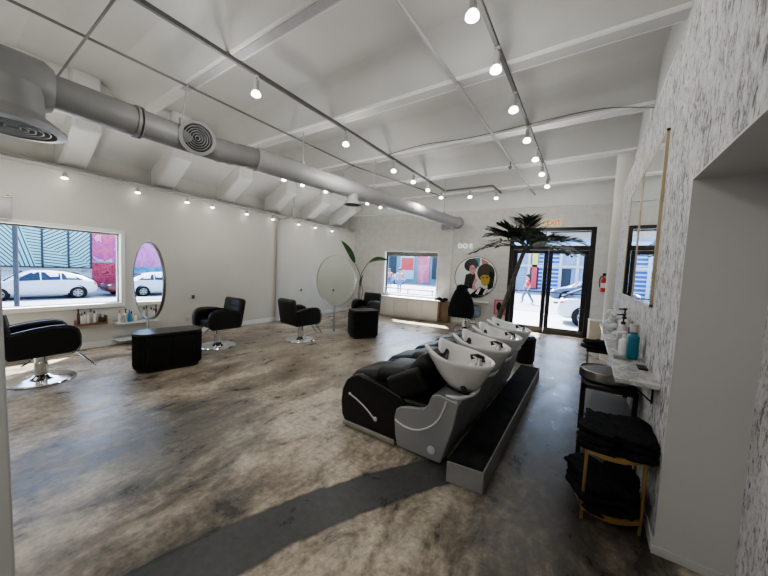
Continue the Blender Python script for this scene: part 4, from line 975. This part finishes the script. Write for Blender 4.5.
for y in (2.42, 3.6, 4.75):
    b = MB(); b.tube([(-0.19, y, 0.790), (-0.01, y, 0.790)], 0.006, 6); b.tube([(-0.008, y, 0.79), (-0.008, y, 0.66)], 0.006, 6); b.tube([(-0.15, y, 0.788), (-0.008, y, 0.67)], 0.005, 6); b.build('bracket', 'iron', ms)
SZ = 0.822
make_bottle('teal squeeze bottle with silver cap at the near end of the marble shelf', (0.315, 2.90, SZ), 0.255, 0.052, 'teal', 'bottle_silver', 'cap', rect=True)
make_bottle('white pump bottle just behind the teal bottle on the marble shelf', (0.275, 3.02, SZ), 0.18, 0.034, 'bottle_white', 'bottle_white', 'pump')
make_bottle('tall silver bottle with black pump on the marble shelf', (0.275, 3.22, SZ), 0.30, 0.036, 'bottle_silver', 'iron', 'pump')
make_bottle('plum bottle with silver cap standing against the wall on the marble shelf', (0.335, 3.30, SZ), 0.24, 0.032, 'bottle_plum', 'bottle_silver', 'cap')
make_bottle('tall white pump bottle with black top, by the clear dome on the marble shelf', (0.30, 3.46, SZ), 0.33, 0.036, 'bottle_white', 'iron', 'pump')
make_bottle('white bottle with white cap near the middle of the marble shelf', (0.335, 3.62, SZ), 0.25, 0.036, 'bottle_white', 'bottle_white', 'cap')
dm = thing('glass_cloche', 'large clear dome jar filled with pale fluff on the marble shelf', 'jar', (0.27, 3.80, SZ))
b = MB(); b.lathe([(0.105, 0), (0.108, 0.10), (0.10, 0.20), (0.07, 0.275), (0.025, 0.305), (0.02, 0.33), (0.001, 0.34)], 28); b.build('dome', 'acrylic', dm)
b = MB(); b.lathe([(0.001, 0), (0.112, 0), (0.112, 0.012), (0.001, 0.014)], 28); b.build('base', 'bottle_white', dm)
b = MB()
for k in range(14): b.ellipsoid((random.uniform(-0.05, 0.05), random.uniform(-0.05, 0.05), 0.045 + 0.016*k), (0.04, 0.04, 0.03), nu=10, nv=6)
tag(b.build('cotton_filling', mat('cotton', (0.72, 0.71, 0.70), 0.9, var=0.06, scale=30, bump=0.4), dm), '', None)
make_bottle('clear-white jar with steel cap at the far end of the marble shelf', (0.28, 4.25, SZ), 0.22, 0.055, 'bottle_silver', 'steel', 'cap')
b = MB(); b.rbox((0, 0, 0.006), (0.05, 0.11, 0.012), 0.004, 2); tag(b.build('phone', 'iron', loc=(0.345, 2.62, SZ)), 'small flat black device lying near the front end of the marble shelf', 'phone')
b = MB(); b.rbox((0, 0, 0.003), (0.10, 0.16, 0.006), 0.002, 2); tag(b.build('clear_tray', 'acrylic', loc=(0.255, 2.86, SZ)), 'flat clear tray beside the teal bottle on the marble shelf', 'tray')

# gold half-round cart with black towels
gc = thing('towel_cart', 'two-tier brass half-round cart stacked with black towels, in the right foreground', 'cart', (0.21, 2.14, 0))
def arc(x0, x1, y, bulge, z, n=12): return [V((x0 + (x1-x0)*k/n, y - bulge*math.sin(PI*k/n) + 0.055*k/n, z)) for k in range(n+1)]
def band(b, pts, h, th=0.008):
    rings = []
    for p in pts: rings.append([p + V((0, -th, -h/2)), p + V((0, th, -h/2)), p + V((0, th, h/2)), p + V((0, -th, h/2))])
    b.rings(rings)
for z, nm in ((0.42, 'top_tier'), (0.075, 'bottom_tier')):
    b = MB(); band(b, arc(-0.14, 0.13, -0.05, 0.055, z), 0.03); band(b, [V((-0.14, -0.05, z)), V((-0.20, 0.12, z)), V((-0.14, 0.30, z))], 0.03); band(b, [V((0.13, 0.0, z)), V((0.135, 0.15, z)), V((0.13, 0.33, z))], 0.03); o = b.build(nm, 'gold', gc)
    b = MB(); pl_ = [(p.x, p.y) for p in arc(-0.14, 0.13, -0.05, 0.055, z)] + [(0.13, 0.33), (-0.14, 0.30), (-0.20, 0.12)]; b.prism(pl_, z-0.012, z-0.004, 'Z'); b.build('tray', 'iron', o)
for x, y in ((-0.14, -0.05), (0.13, 0.005), (0.13, 0.33), (-0.14, 0.30)):
    b = MB(); b.tube([(x, y, 0), (x, y, 0.44)], 0.009, 10); b.build('leg', 'gold', gc)
def towel_mesh(L, W, H, seed):
    random.seed(seed); b = MB(); n = 28; sec = []
    for i in range(n+1):
        t = i/n; x = -L/2 + L*t; e = 1 - 0.25*abs(2*t-1)**6; ring = []
        for k in range(24):
            a = 2*PI*k/24; ca, sa = math.cos(a), math.sin(a)
            yy = W/2*math.copysign(abs(ca)**0.55, ca)*e; zz = H/2 + H/2*math.copysign(abs(sa)**0.6, sa)*e
            w = 0.006*math.sin(9*t+3*a+seed) + 0.004*math.sin(23*t+seed*2+a*5)
            ring.append(V((x + w, yy + w*1.5, zz + (w if sa > 0 else 0))))
        sec.append(ring)
    b.rings(sec); return b
random.seed(3)
TG = 'folded black towels on the brass cart'
tops = [(-0.075, 0.09, 0.410, 0.36, 0.20, 0.042, 1.40), (0.075, 0.12, 0.412, 0.38, 0.19, 0.045, 1.62), (-0.07, 0.10, 0.452, 0.35, 0.21, 0.042, 1.35), (0.07, 0.13, 0.457, 0.37, 0.20, 0.04, 1.70), (-0.075, 0.10, 0.494, 0.34, 0.20, 0.035, 1.42), (0.072, 0.12, 0.497, 0.36, 0.20, 0.035, 1.55)]
tl_ = ['lower left', 'lower right', 'middle left', 'middle right', 'upper left', 'upper right']
for k, (x, y, z, L, W, H, r) in enumerate(tops):
    tag(towel_mesh(L, W, H, k+1).build('folded_towel', 'towel', loc=(0.21+x, 2.145+y, z+0.014), rot=(0, 0, r), smooth=80), 'folded black towel, %s of the pile on the top tier of the brass cart' % tl_[k], 'towel', TG)
bots = [(-0.09, 0.11, 0.068, 0.40, 0.22, 0.05, 1.9), (0.03, 0.14, 0.068, 0.36, 0.20, 0.055, 1.5), (-0.10, 0.10, 0.118, 0.38, 0.22, 0.05, 1.75), (0.03, 0.14, 0.124, 0.36, 0.20, 0.05, 1.45), (-0.09, 0.12, 0.168, 0.36, 0.21, 0.05, 2.0), (0.03, 0.14, 0.174, 0.34, 0.19, 0.05, 1.5)]
for k, (x, y, z, L, W, H, r) in enumerate(bots):
    tag(towel_mesh(L, W, H, k+9).build('folded_towel', 'towel', loc=(0.21+x, 2.14+y, z), rot=(0, 0, r), smooth=80), 'folded black towel, %s of the pile on the bottom tier of the brass cart' % tl_[k], 'towel', TG)

# black frame side table with grey shelf, carrying a round steel tray
ft = thing('side_table', 'black framed side table with grey lower shelf under the marble shelf', 'table', (0, 0, 0))
b = MB(); b.box(0.02, 0.36, 2.74, 2.78, 0.575, 0.605); b.box(0.02, 0.36, 3.34, 3.38, 0.575, 0.605); b.box(0.02, 0.05, 2.74, 3.38, 0.575, 0.605); b.box(0.33, 0.36, 2.74, 3.38, 0.575, 0.605); b.box(0.03, 0.35, 2.75, 3.37, 0.592, 0.602); b.build('top_frame', 'iron', ft, bevel=0.003)
for x, y in ((0.035, 2.76), (0.345, 2.76), (0.035, 3.36), (0.345, 3.36)):
    b = MB(); b.box(x-0.015, x+0.015, y-0.015, y+0.015, 0, 0.58); b.build('leg', 'iron', ft, bevel=0.002)
b = MB(); b.box(0.03, 0.355, 2.75, 3.37, 0.36, 0.38); b.build('lower_shelf', 'grey_box', ft, bevel=0.003)
rt = thing('round_tray', 'round steel tray with dark lid on the black side table', 'tray', (0.175, 2.98, 0.605))
b = MB(); b.lathe([(0.001, 0), (0.165, 0), (0.178, 0.012), (0.178, 0.075), (0.17, 0.08), (0.162, 0.068), (0.001, 0.066)], 40); b.build('pan', 'steel', rt)
b = MB(); b.lathe([(0.001, 0.0665), (0.152, 0.0665), (0.145, 0.074), (0.001, 0.076)], 36); b.build('lid', 'grey_panel', rt)
# far tray cart with black towels
fc = thing('tray_cart', 'slim metal cart piled with black towels beyond the side table', 'cart', (0.20, 4.60, 0))
b = MB(); b.rbox((0, 0, 0.535), (0.30, 0.44, 0.02), 0.006, 2); b.build('top_tray', 'iron', fc)
for x, y in ((-0.13, -0.2), (0.13, -0.2), (-0.13, 0.2), (0.13, 0.2)):
    b = MB(); b.tube([(x, y, 0), (x, y, 0.53)], 0.009, 8); b.build('leg', 'steel', fc)
b = MB(); b.rbox((0, 0, 0.14), (0.28, 0.42, 0.015), 0.005, 2); b.build('lower_tray', 'grey_panel', fc)
for k, (dx, dy, dz, L, r, nm) in enumerate(((-0.06, -0.05, 0.0, 0.34, 0.3, 'bottom left'), (0.05, 0.05, 0.0, 0.34, 0.1, 'bottom right'), (-0.05, 0.0, 0.045, 0.32, 0.25, 'top left'), (0.05, 0.02, 0.047, 0.30, -0.1, 'top right'))):
    tag(towel_mesh(L*0.8, 0.2, 0.045, k+20).build('folded_towel', 'towel', loc=(0.20+dx, 4.6+dy, 0.543+dz), rot=(0, 0, r), smooth=80), 'folded black towel, %s on the slim metal cart under the marble shelf' % nm, 'towel', 'towels on the slim cart')

# ------------------------------------------------------------------ outside
GZ = -0.45
b = MB(); b.box(-60, 40, -40, 70, GZ-0.3, GZ)
struct(b.build('ground', 'pavement'))
b = MB(); b.box(-60, 40, 17.5, 34, GZ-0.02, GZ+0.012); b.box(-20.2, -12, -40, 17.4, GZ-0.02, GZ+0.012); struct(b.build('road', 'asphalt'))
# base under the building so that it meets the ground
b = MB(); b.box(-6.55, 1.2, -2.6, 8.7, GZ, -0.15); struct(b.build('foundation', 'facade_white'))
# canopy over the entrance
b = MB(); b.box(DU0-0.4, DU1+0.5, 0.22, 1.65, 2.50, 2.66); tag(b.build('entrance_canopy', 'grey_panel', loc=FW0, rot=FR), 'flat grey canopy outside above the entrance door', 'canopy')

def make_car(name, label, loc, rz, paint, S=1.0, hatch=True):
    t = thing(name, label, 'car', loc, rz)
    L, W = 4.3*S, 1.7*S
    # stations: x, zlow, zbelt, zroof, half width at belt, half width at roof
    st_ = [(-2.15, 0.42, 0.62, 0.64, 0.62, 0.55), (-2.08, 0.30, 0.78, 0.86, 0.74, 0.62), (-1.9, 0.24, 0.92, 1.06 if hatch else 0.98, 0.80, 0.60), (-1.5, 0.22, 0.95, 1.25 if hatch else 1.02, 0.83, 0.58), (-0.9, 0.20, 0.95, 1.40 if hatch else 1.34, 0.85, 0.57), (-0.3, 0.20, 0.94, 1.46, 0.85, 0.57), (0.2, 0.20, 0.92, 1.45, 0.85, 0.57), (0.7, 0.20, 0.90, 1.30, 0.85, 0.58), (1.15, 0.21, 0.88, 1.02, 0.84, 0.62), (1.4, 0.22, 0.85, 0.91, 0.83, 0.66), (1.85, 0.24, 0.74, 0.78, 0.79, 0.66), (2.08, 0.28, 0.60, 0.64, 0.70, 0.60), (2.15, 0.40, 0.50, 0.52, 0.58, 0.5)]
    def sec(x, zl, zb, zr, wb, wr):
        h = [(wb*0.86, zl), (wb*0.98, zl+0.10), (wb, (zl+zb)/2), (wb*0.98, zb-0.03), (wb*0.95, zb), (wr*1.0+0.03, zr-0.06), (wr*0.85, zr-0.01), (wr*0.4, zr)]
        return [V((x*S, y*S, z*S)) for y, z in h] + [V((x*S, -y*S, z*S)) for y, z in h[::-1]]
    b = MB(); b.rings([sec(*q) for q in st_]); b.build('body', paint, t, smooth=50)
    # side windows, windscreen and rear glass
    for s in (-1, 1):
        b = MB()
        def wpoly(pts):
            A = []; B = []
            for x, k in pts:
                # interpolate belt / roof at x
                for q0, q1 in zip(st_[:-1], st_[1:]):
                    if q0[0] <= x <= q1[0]:
                        u = (x-q0[0])/(q1[0]-q0[0]); zb, zr, wb, wr = [q0[j]+(q1[j]-q0[j])*u for j in (2, 3, 4, 5)]
                z0, y0, z1, y1 = zb+0.02, wb*0.95, zr-0.07, wr+0.03
                z = z0+(z1-z0)*k; y = y0+(y1-y0)*k + 0.008
                A.append(V((x*S, s*y*S, z*S))); B.append(V((x*S, s*(y-0.02)*S, z*S)))
            b.rings([A, B])
        wpoly([(-1.55, 0.05), (-1.2, 0.88), (-0.75, 0.95), (-0.75, 0.05)]); wpoly([(-0.70, 0.05), (-0.70, 0.95), (-0.05, 0.97), (-0.05, 0.05)]); wpoly([(0.0, 0.05), (0.0, 0.97), (0.30, 0.95), (0.85, 0.25), (0.95, 0.05)])
        b.build('side_windows', 'car_glass', t)
        b = MB(); b.rbox((0.88*S, s*0.93*S, 0.96*S), (0.14*S, 0.14*S, 0.10*S), 0.02*S, 2); b.build('door_mirror', paint, t)
        b = MB(); b.ellipsoid((-2.0*S, s*0.70*S, 0.80*S), (0.09*S, 0.08*S, 0.06*S), nu=12, nv=8); b.build('tail_lamp', 'tail', t)
        b = MB(); b.ellipsoid((1.93*S, s*0.62*S, 0.64*S), (0.16*S, 0.12*S, 0.07*S), nu=12, nv=8); b.build('headlamp', 'bottle_silver', t)
        for x in (-1.32, 1.32):
            X = Matrix.Translation((x*S, s*0.79*S, 0.31*S)) @ Matrix.Rotation(PI/2, 4, 'X')
            b = MB(); b.lathe([(0.375*S, -0.065*S), (0.375*S, 0.065*S)], 28, X=Matrix.Translation((x*S, s*0.765*S, 0.33*S)) @ Matrix.Rotation(PI/2, 4, 'X')); b.build('wheel_arch', 'tyre', t)
            b = MB(); b.ringlathe([(0.20*S, -0.10*S), (0.29*S, -0.10*S), (0.315*S, -0.07*S), (0.315*S, 0.07*S), (0.29*S, 0.10*S), (0.20*S, 0.10*S)], 28, X=X); w = b.build('wheel', 'tyre', t)
            b = MB(); b.lathe([(0.001, -0.085*S), (0.05*S, -0.09*S), (0.06*S, -0.07*S), (0.19*S, -0.075*S), (0.21*S, -0.095*S), (0.21*S, 0.095*S), (0.19*S, 0.075*S), (0.06*S, 0.07*S), (0.05*S, 0.09*S), (0.001, 0.085*S)], 28, X=X); r = b.build('rim', 'rim', w)
            b = MB()
            for k in range(6):
                a = k*PI/3; b.prism([(0.10, -0.02), (0.17, -0.035), (0.17, 0.035), (0.10, 0.02)], -0.093, 0.093, 'Z', X @ Matrix.Rotation(a, 4, 'Z') @ Matrix.Scale(S, 4))
            b.build('rim_slots', 'tyre', r)
    b = MB(); b.rings([[V((1.12*S, y*S, 0.93*S)) for y in (-0.72, 0.72)] + [V((0.52*S, y*S, 1.38*S)) for y in (0.5, -0.5)], [V((1.16*S, y*S, 0.96*S)) for y in (-0.70, 0.70)] + [V((0.56*S, y*S, 1.41*S)) for y in (0.5, -0.5)]]); b.build('windscreen', 'car_glass', t)
    b = MB(); b.rings([[V((-2.0*S, y*S, 0.96*S)) for y in (-0.62, 0.62)] + [V((-1.3*S, y*S, 1.32*S)) for y in (0.5, -0.5)], [V((-2.03*S, y*S, 1.0*S)) for y in (-0.60, 0.60)] + [V((-1.33*S, y*S, 1.36*S)) for y in (0.5, -0.5)]]); b.build('rear_glass', 'car_glass', t)
    return t
GC = 'cars parked outside'
make_car('parked_car', 'white hatchback parked across the left window', (-18.56, 2.40, GZ), -PI/2, 'car_white', 0.80)
make_car('parked_car', 'white hatchback farther along the kerb, seen only in the oval-looking mirror', (-18.3, -3.4, GZ), -PI/2, 'car_white', 0.80)
make_car('parked_car', 'dark red car parked behind the white hatchback in the left window', (-18.7, 6.15, GZ), -PI/2, 'car_red', 0.80)
make_car('parked_car', 'white car rear end parked just outside the right door leaf', (1.38, 14.9, GZ), 0.06, 'car_white', 1.10, False)
make_car('parked_car', 'slate blue car parked across the street behind the right door leaf', (0.65, 25.8, GZ), PI+0.05, 'car_blue', 1.35, True)
make_car('parked_car', 'silver car parked across the street in the far window', (-21.5, 33.5, GZ), 0.1, 'car_silver', 1.0)

# mural building across from the left window
mb = thing('mural_building', 'building with striped teal and pink murals across from the left window', 'building', (-20.6, 0, GZ))
b = MB(); b.box(-6, 0, -14, 12, 0, 5.5); b.build('wall', 'facade_white', mb)
Z0 = -GZ
def panel(y0, y1, z0, z1, m, nm='mural_panel'):
    b = MB(); b.box(0.0, 0.03, -(y1-y0)/2, (y1-y0)/2, -(z1-z0)/2, (z1-z0)/2); return b.build(nm, m, mb, loc=(0, (y0+y1)/2, (z0+z1)/2 + Z0))
T1, T2 = TEAL1, TEAL2
panel(1.25, 2.02, 0.8, 2.56, stripe_mural('teal_stripes_far', 0.9, T1, T2))
panel(2.06, 2.80, 0.8, 2.56, stripe_mural('teal_stripes_a', 1.32, T1, T2, 2.4, (1.0, 0.25, 0.0, 0.12)))
panel(2.86, 3.64, 0.8, 2.56, stripe_mural('teal_stripes_b', -0.62, T1, T2, 2.4, (-0.6, -1.0, 0.15, 0.12)))
panel(3.70, 4.42, 0.8, 2.56, stripe_mural('teal_stripes_c', -0.80, T1, T2, 2.4, (-0.8, -1.0, 0.45, -0.28)))
panel(4.50, 5.75, 1.12, 2.62, swirl_mural('pink_mountain_mural', [(0.30, (0.30, 0.42, 0.52)), (0.40, (0.45, 0.07, 0.28)), (0.48, (0.34, 0.03, 0.20)), (0.55, (0.55, 0.10, 0.15)), (0.66, (0.14, 0.06, 0.26)), (0.8, (0.5, 0.22, 0.18))], 1.6, 1.2, 0.12))
panel(4.50, 5.75, -0.20, 1.06, swirl_mural('red_rose_mural', [(0.36, (0.08, 0.004, 0.015)), (0.44, (0.32, 0.01, 0.045)), (0.5, (0.50, 0.08, 0.13)), (0.56, (0.24, 0.008, 0.03)), (0.66, (0.44, 0.05, 0.10))], 2.6, 2.5))
panel(4.50, 5.75, 1.06, 1.12, 'facade_teal', 'ledge')
b = MB()
for y in (2.04, 2.83, 3.67, 4.46): b.box(0, 0.06, y-0.035, y+0.035, 0.75+Z0, 2.62+Z0)
b.box(0, 0.06, 1.2, 4.5, 2.56+Z0, 2.64+Z0); b.box(0, 0.06, 1.2, 4.5, 0.74+Z0, 0.80+Z0); b.build('mullions', 'facade_grey', mb)
panel(1.2, 4.46, 0.55, 0.74, swirl_mural('graffiti_base', [(0.36, (0.12, 0.2, 0.3)), (0.46, (0.5, 0.42, 0.26)), (0.55, (0.16, 0.26, 0.4)), (0.65, (0.5, 0.5, 0.52))], 4, 1), 'painted_base')
panel(-4.3, 0.7, -0.3, 0.9, swirl_mural('teal_blue_mural', [(0.35, (0.02, 0.18, 0.36)), (0.5, (0.09, 0.36, 0.46)), (0.62, (0.03, 0.15, 0.38)), (0.75, (0.3, 0.44, 0.5))], 1.1, 1.0))
panel(-4.3, 0.7, 0.9, 3.2, swirl_mural('magenta_sky_mural', [(0.35, (0.48, 0.10, 0.36)), (0.5, (0.56, 0.20, 0.44)), (0.62, (0.45, 0.08, 0.32)), (0.75, (0.56, 0.40, 0.48))], 1.1, 1.0))
lp = thing('street_post', 'grey street post standing outside at the left edge of the window', 'post', (-12.5, 1.25, GZ))
b = MB(); b.tube([(0, 0, 0), (0, 0, 4.0)], 0.05, 10); b.build('pole', 'facade_grey', lp)
b = MB(); b.lathe([(0.001, 0), (0.1, 0), (0.09, 0.12), (0.05, 0.2)], 14); b.build('base', 'facade_grey', lp)

# buildings across the street in front
fb = thing('street_building', 'pale blue building with white columns across the street, seen through the door', 'building', (0, 38, GZ))
b = MB(); b.box(-14.5, 12, 0, 6, 0, 7.5); b.build('wall', 'facade_blue', fb)
b = MB()
for k in range(16): x = -13.5+1.55*k; b.box(x, x+0.28, -0.25, 0, 0, 5.2)
b.build('column', 'facade_white', fb)
b = MB(); b.box(-14.5, 12, -0.35, 0, 5.0, 5.6); b.box(-14.5, 12, -0.3, 0, 2.9, 3.15); b.build('cornice', 'facade_white', fb)
for k in range(5):
    b = MB(); x = -8.9+3.1*k; b.box(x, x+1.2, -0.04, 0.02, 0.4, 2.8); b.build('window', 'facade_grey', fb)
b = MB(); b.box(-4.6, -2.6, -0.1, 0.02, 0.3, 5.0); b.build('zigzag_panel', 'lattice', fb)
b = MB(); b.box(-5.3, -4.75, -0.3, 0.02, 0.5, 3.0); b.build('red_panel', 'facade_red', fb)
b = MB(); b.box(-5.3, -4.75, -0.3, 0.02, 3.0, 4.6); b.build('yellow_panel', 'yellow', fb)
fb2 = thing('street_building', 'teal and coral painted shopfronts across the street, seen through the far window', 'building', (-22, 38, GZ))
b = MB(); b.box(-14, 7.3, 0, 6, 0, 7.0); b.build('wall', 'facade_teal', fb2)
for x0, x1, z0, z1, m, nm in ((-0.6, 1.6, 0.6, 4.6, 'facade_white', 'white_bay'), (2.2, 4.0, 0.2, 4.8, 'facade_pink', 'pink_pillar'), (-0.4, 1.5, 1.9, 3.6, 'facade_red', 'coral_mural'), (4.4, 5.6, 0.8, 4.6, 'facade_grey', 'window'), (-2.6, -1.4, 1.0, 4.6, 'facade_grey', 'window'), (5.9, 7.2, 0, 5, 'facade_white', 'white_bay'), (-4.2, -3.2, 0.3, 4.8, 'facade_pink', 'pink_pillar'), (-6.8, -4.6, 0.8, 4.4, 'facade_white', 'white_bay')):
    b = MB(); b.box(x0, x1, -0.12 if 'mural' not in nm else -0.2, 0.02, z0, z1); b.build(nm, m, fb2)
b = MB(); b.box(-14, 7.3, -0.3, 0, 4.7, 5.1); b.build('cornice', 'facade_white', fb2)
# iron fence between the pavement and the street outside the door
fn = thing('street_railing', 'low thin street railing outside the left door leaf', 'railing', (-6.2, 16.6, GZ))
b = MB(); b.tube([(0, 0, 1.05), (3.0, 0.1, 1.05)], 0.025, 8); b.build('top_rail', 'facade_grey', fn)
for k in range(3):
    b = MB(); b.tube([(1.5*k, 0.05*k, 0), (1.5*k, 0.05*k, 1.05)], 0.025, 8); b.build('post', 'facade_grey', fn)
fn2 = thing('street_railing', 'low thin street railing outside the far window', 'railing', (-11.6, 15.2, GZ))
b = MB(); b.tube([(0, 0, 0.75), (4.6, 0.3, 0.75)], 0.025, 8); b.build('top_rail', 'facade_grey', fn2)
for k in range(4):
    b = MB(); b.tube([(1.5*k, 0.1*k, 0), (1.5*k, 0.1*k, 0.75)], 0.025, 8); b.build('post', 'facade_grey', fn2)

# ------------------------------------------------------------------ people outside
def skin_obj(name, verts, edges, radii, material, parent, root=0, sub=1):
    me = bpy.data.meshes.new(name); me.from_pydata(verts, edges, []); me.materials.append(M[material])
    o = bpy.data.objects.new(name, me); col.objects.link(o); o.parent = parent
    md = o.modifiers.new('skin', 'SKIN'); md.use_smooth_shade = True
    sv = me.skin_vertices[0].data
    for i, r in enumerate(radii): sv[i].radius = (r, r); sv[i].use_root = (i == root)
    s = o.modifiers.new('sub', 'SUBSURF'); s.levels = sub; s.render_levels = sub
    return o
def make_person(label, loc, rz, S, shirt, trousers, stride, shorts=False):
    t = thing('person', label, 'person', loc, rz)     # faces local +x
    vs, es, rs = [], [], []
    def add(p, r, link=None):
        vs.append(tuple(c*S for c in p)); rs.append(r*S)
        if link is not None: es.append((link, len(vs)-1))
        return len(vs)-1
    pel = add((0, 0, 0.95), 0.13); ch_ = add((0.02, 0, 1.25), 0.14, pel); nk = add((0.03, 0, 1.46), 0.06, ch_); hd = add((0.05, 0, 1.58), 0.085, nk); hd2 = add((0.06, 0, 1.68), 0.095, hd); add((0.055, 0, 1.75), 0.06, hd2); add((0.15, 0, 1.62), 0.018, hd)
    for s in (-1, 1):
        hip = add((0, s*0.09, 0.88), 0.10, pel); kx = 0.18*stride*s; ax = 0.30*stride*s
        kn = add((kx+0.04, s*0.10, 0.49), 0.065, hip); an = add((ax-0.06*abs(stride), s*0.10, 0.09), 0.045, kn); add((ax+0.10, s*0.11, 0.035), 0.04, an)
        sh = add((0.0, s*0.19, 1.38), 0.065, ch_); elb = add((-0.14*stride*s, s*0.25, 1.10), 0.05, sh); wr = add((-0.12*stride*s+0.10, s*0.25, 0.88), 0.036, elb); pm_ = add((-0.12*stride*s+0.13, s*0.245, 0.81), 0.034, wr)
        for k in range(4): add((-0.12*stride*s+0.11+0.022*k, s*0.245, 0.72-0.006*abs(k-1.5)), 0.010, pm_)
        add((-0.12*stride*s+0.18, s*0.235, 0.77), 0.011, pm_)
    skin_obj('body', vs, es, rs, 'skin', t)
    # shirt: torso and sleeves
    def garment(nm, idx, grow, m, extra=None):
        mp = {j: i for i, j in enumerate(idx)}
        skin_obj(nm, [vs[j] for j in idx], [(mp[a], mp[c]) for a, c in es if a in mp and c in mp], [rs[j]*grow for j in idx], m, t)
    arms = [i for i in range(len(vs)) if vs[i][2] > 1.05*S and vs[i][2] < 1.42*S]
    garment('shirt', [pel, ch_] + [i for i in arms if i != ch_], 1.14, shirt)
    legs = [pel] + [i for i in range(len(vs)) if abs(vs[i][1]) < 0.105*S and abs(vs[i][1]) > 0.05*S and vs[i][2] < 0.9*S and vs[i][2] > (0.45 if shorts else 0.05)*S]
    garment('trousers', legs, 1.18, trousers)
    b = MB(); b.ellipsoid((0.03*S, 0, 1.69*S), (0.115*S, 0.105*S, 0.11*S), nu=16, nv=10); b.ellipsoid((-0.03*S, 0, 1.62*S), (0.06*S, 0.09*S, 0.12*S), nu=14, nv=8); b.build('hair', 'hair', t)
    b = MB()
    for s in (-1, 1): b.ellipsoid((0.145*S, 0.035*S*s, 1.655*S), (0.012*S, 0.014*S, 0.009*S), nu=8, nv=6)
    b.build('eyes', 'iron', t)
    return t
make_person('person in red top and pale jeans striding past outside the left door leaf', (-3.25, 22.0, GZ), PI+0.15, 1.12, 'shirt_red', 'jeans', 1.0)
make_person('person in lilac shirt and bright blue shorts outside the far window', (-12.3, 20.6, GZ), -1.2, 1.12, 'shirt_lilac', 'shorts', 0.4, True)
make_person('person in red top standing farther off, left in the far window', (-17.4, 27.0, GZ), -1.0, 1.1, 'shirt_red', 'jeans', 0.2)

# ------------------------------------------------------------------ light
w = bpy.data.worlds.new('sky'); bpy.context.scene.world = w; w.use_nodes = True
N, L = w.node_tree.nodes, w.node_tree.links
sky = N.new('ShaderNodeTexSky'); sky.sky_type = 'NISHITA'; sky.sun_disc = False; sky.sun_elevation = math.radians(54); sky.sun_rotation = math.radians(-35); sky.air_density = 1.0; sky.dust_density = 2.0
bg = N['Background']; L.new(sky.outputs[0], bg.inputs[0]); bg.inputs[1].default_value = 0.9
sun = bpy.data.lights.new('sun', 'SUN'); so = bpy.data.objects.new('sun', sun); col.objects.link(so)
sun.energy = 30.0; sun.angle = math.radians(0.8); sun.color = (1.0, 0.95, 0.88)
el = math.radians(50); hd = V((0.66, -0.75, 0))
so.rotation_euler = V((hd.x*math.cos(el), hd.y*math.cos(el), -math.sin(el))).to_track_quat('-Z', 'Y').to_euler(); so.location = (-8, 14, 12)
def add_fill(x, y, z, e, r=0.16):  # unseen point lights added to brighten the room, apart from the real fixtures
    l = bpy.data.lights.new('fill_light', 'POINT'); o = bpy.data.objects.new('fill_light', l); col.objects.link(o)
    l.energy = e; l.shadow_soft_size = r; l.color = (1.0, 0.98, 0.95); o.location = (x, y, z)
for y in (2.4, 4.8, 6.9): add_fill(-0.795, y, 2.80, 12)
for y in (1.6, 3.6, 5.8): add_fill(-3.045, y, 2.80, 14)
for y in (0.8, 3.2, 5.6): add_fill(-5.2, y, 2.2, 10)
for x, y in ((-0.8, -1.0), (-3.6, -1.2)): add_fill(x, y, 2.7, 30)

sc = bpy.context.scene
sc.view_settings.view_transform = 'AgX'
sc.view_settings.look = 'AgX - Medium High Contrast'
sc.view_settings.exposure = 0.42
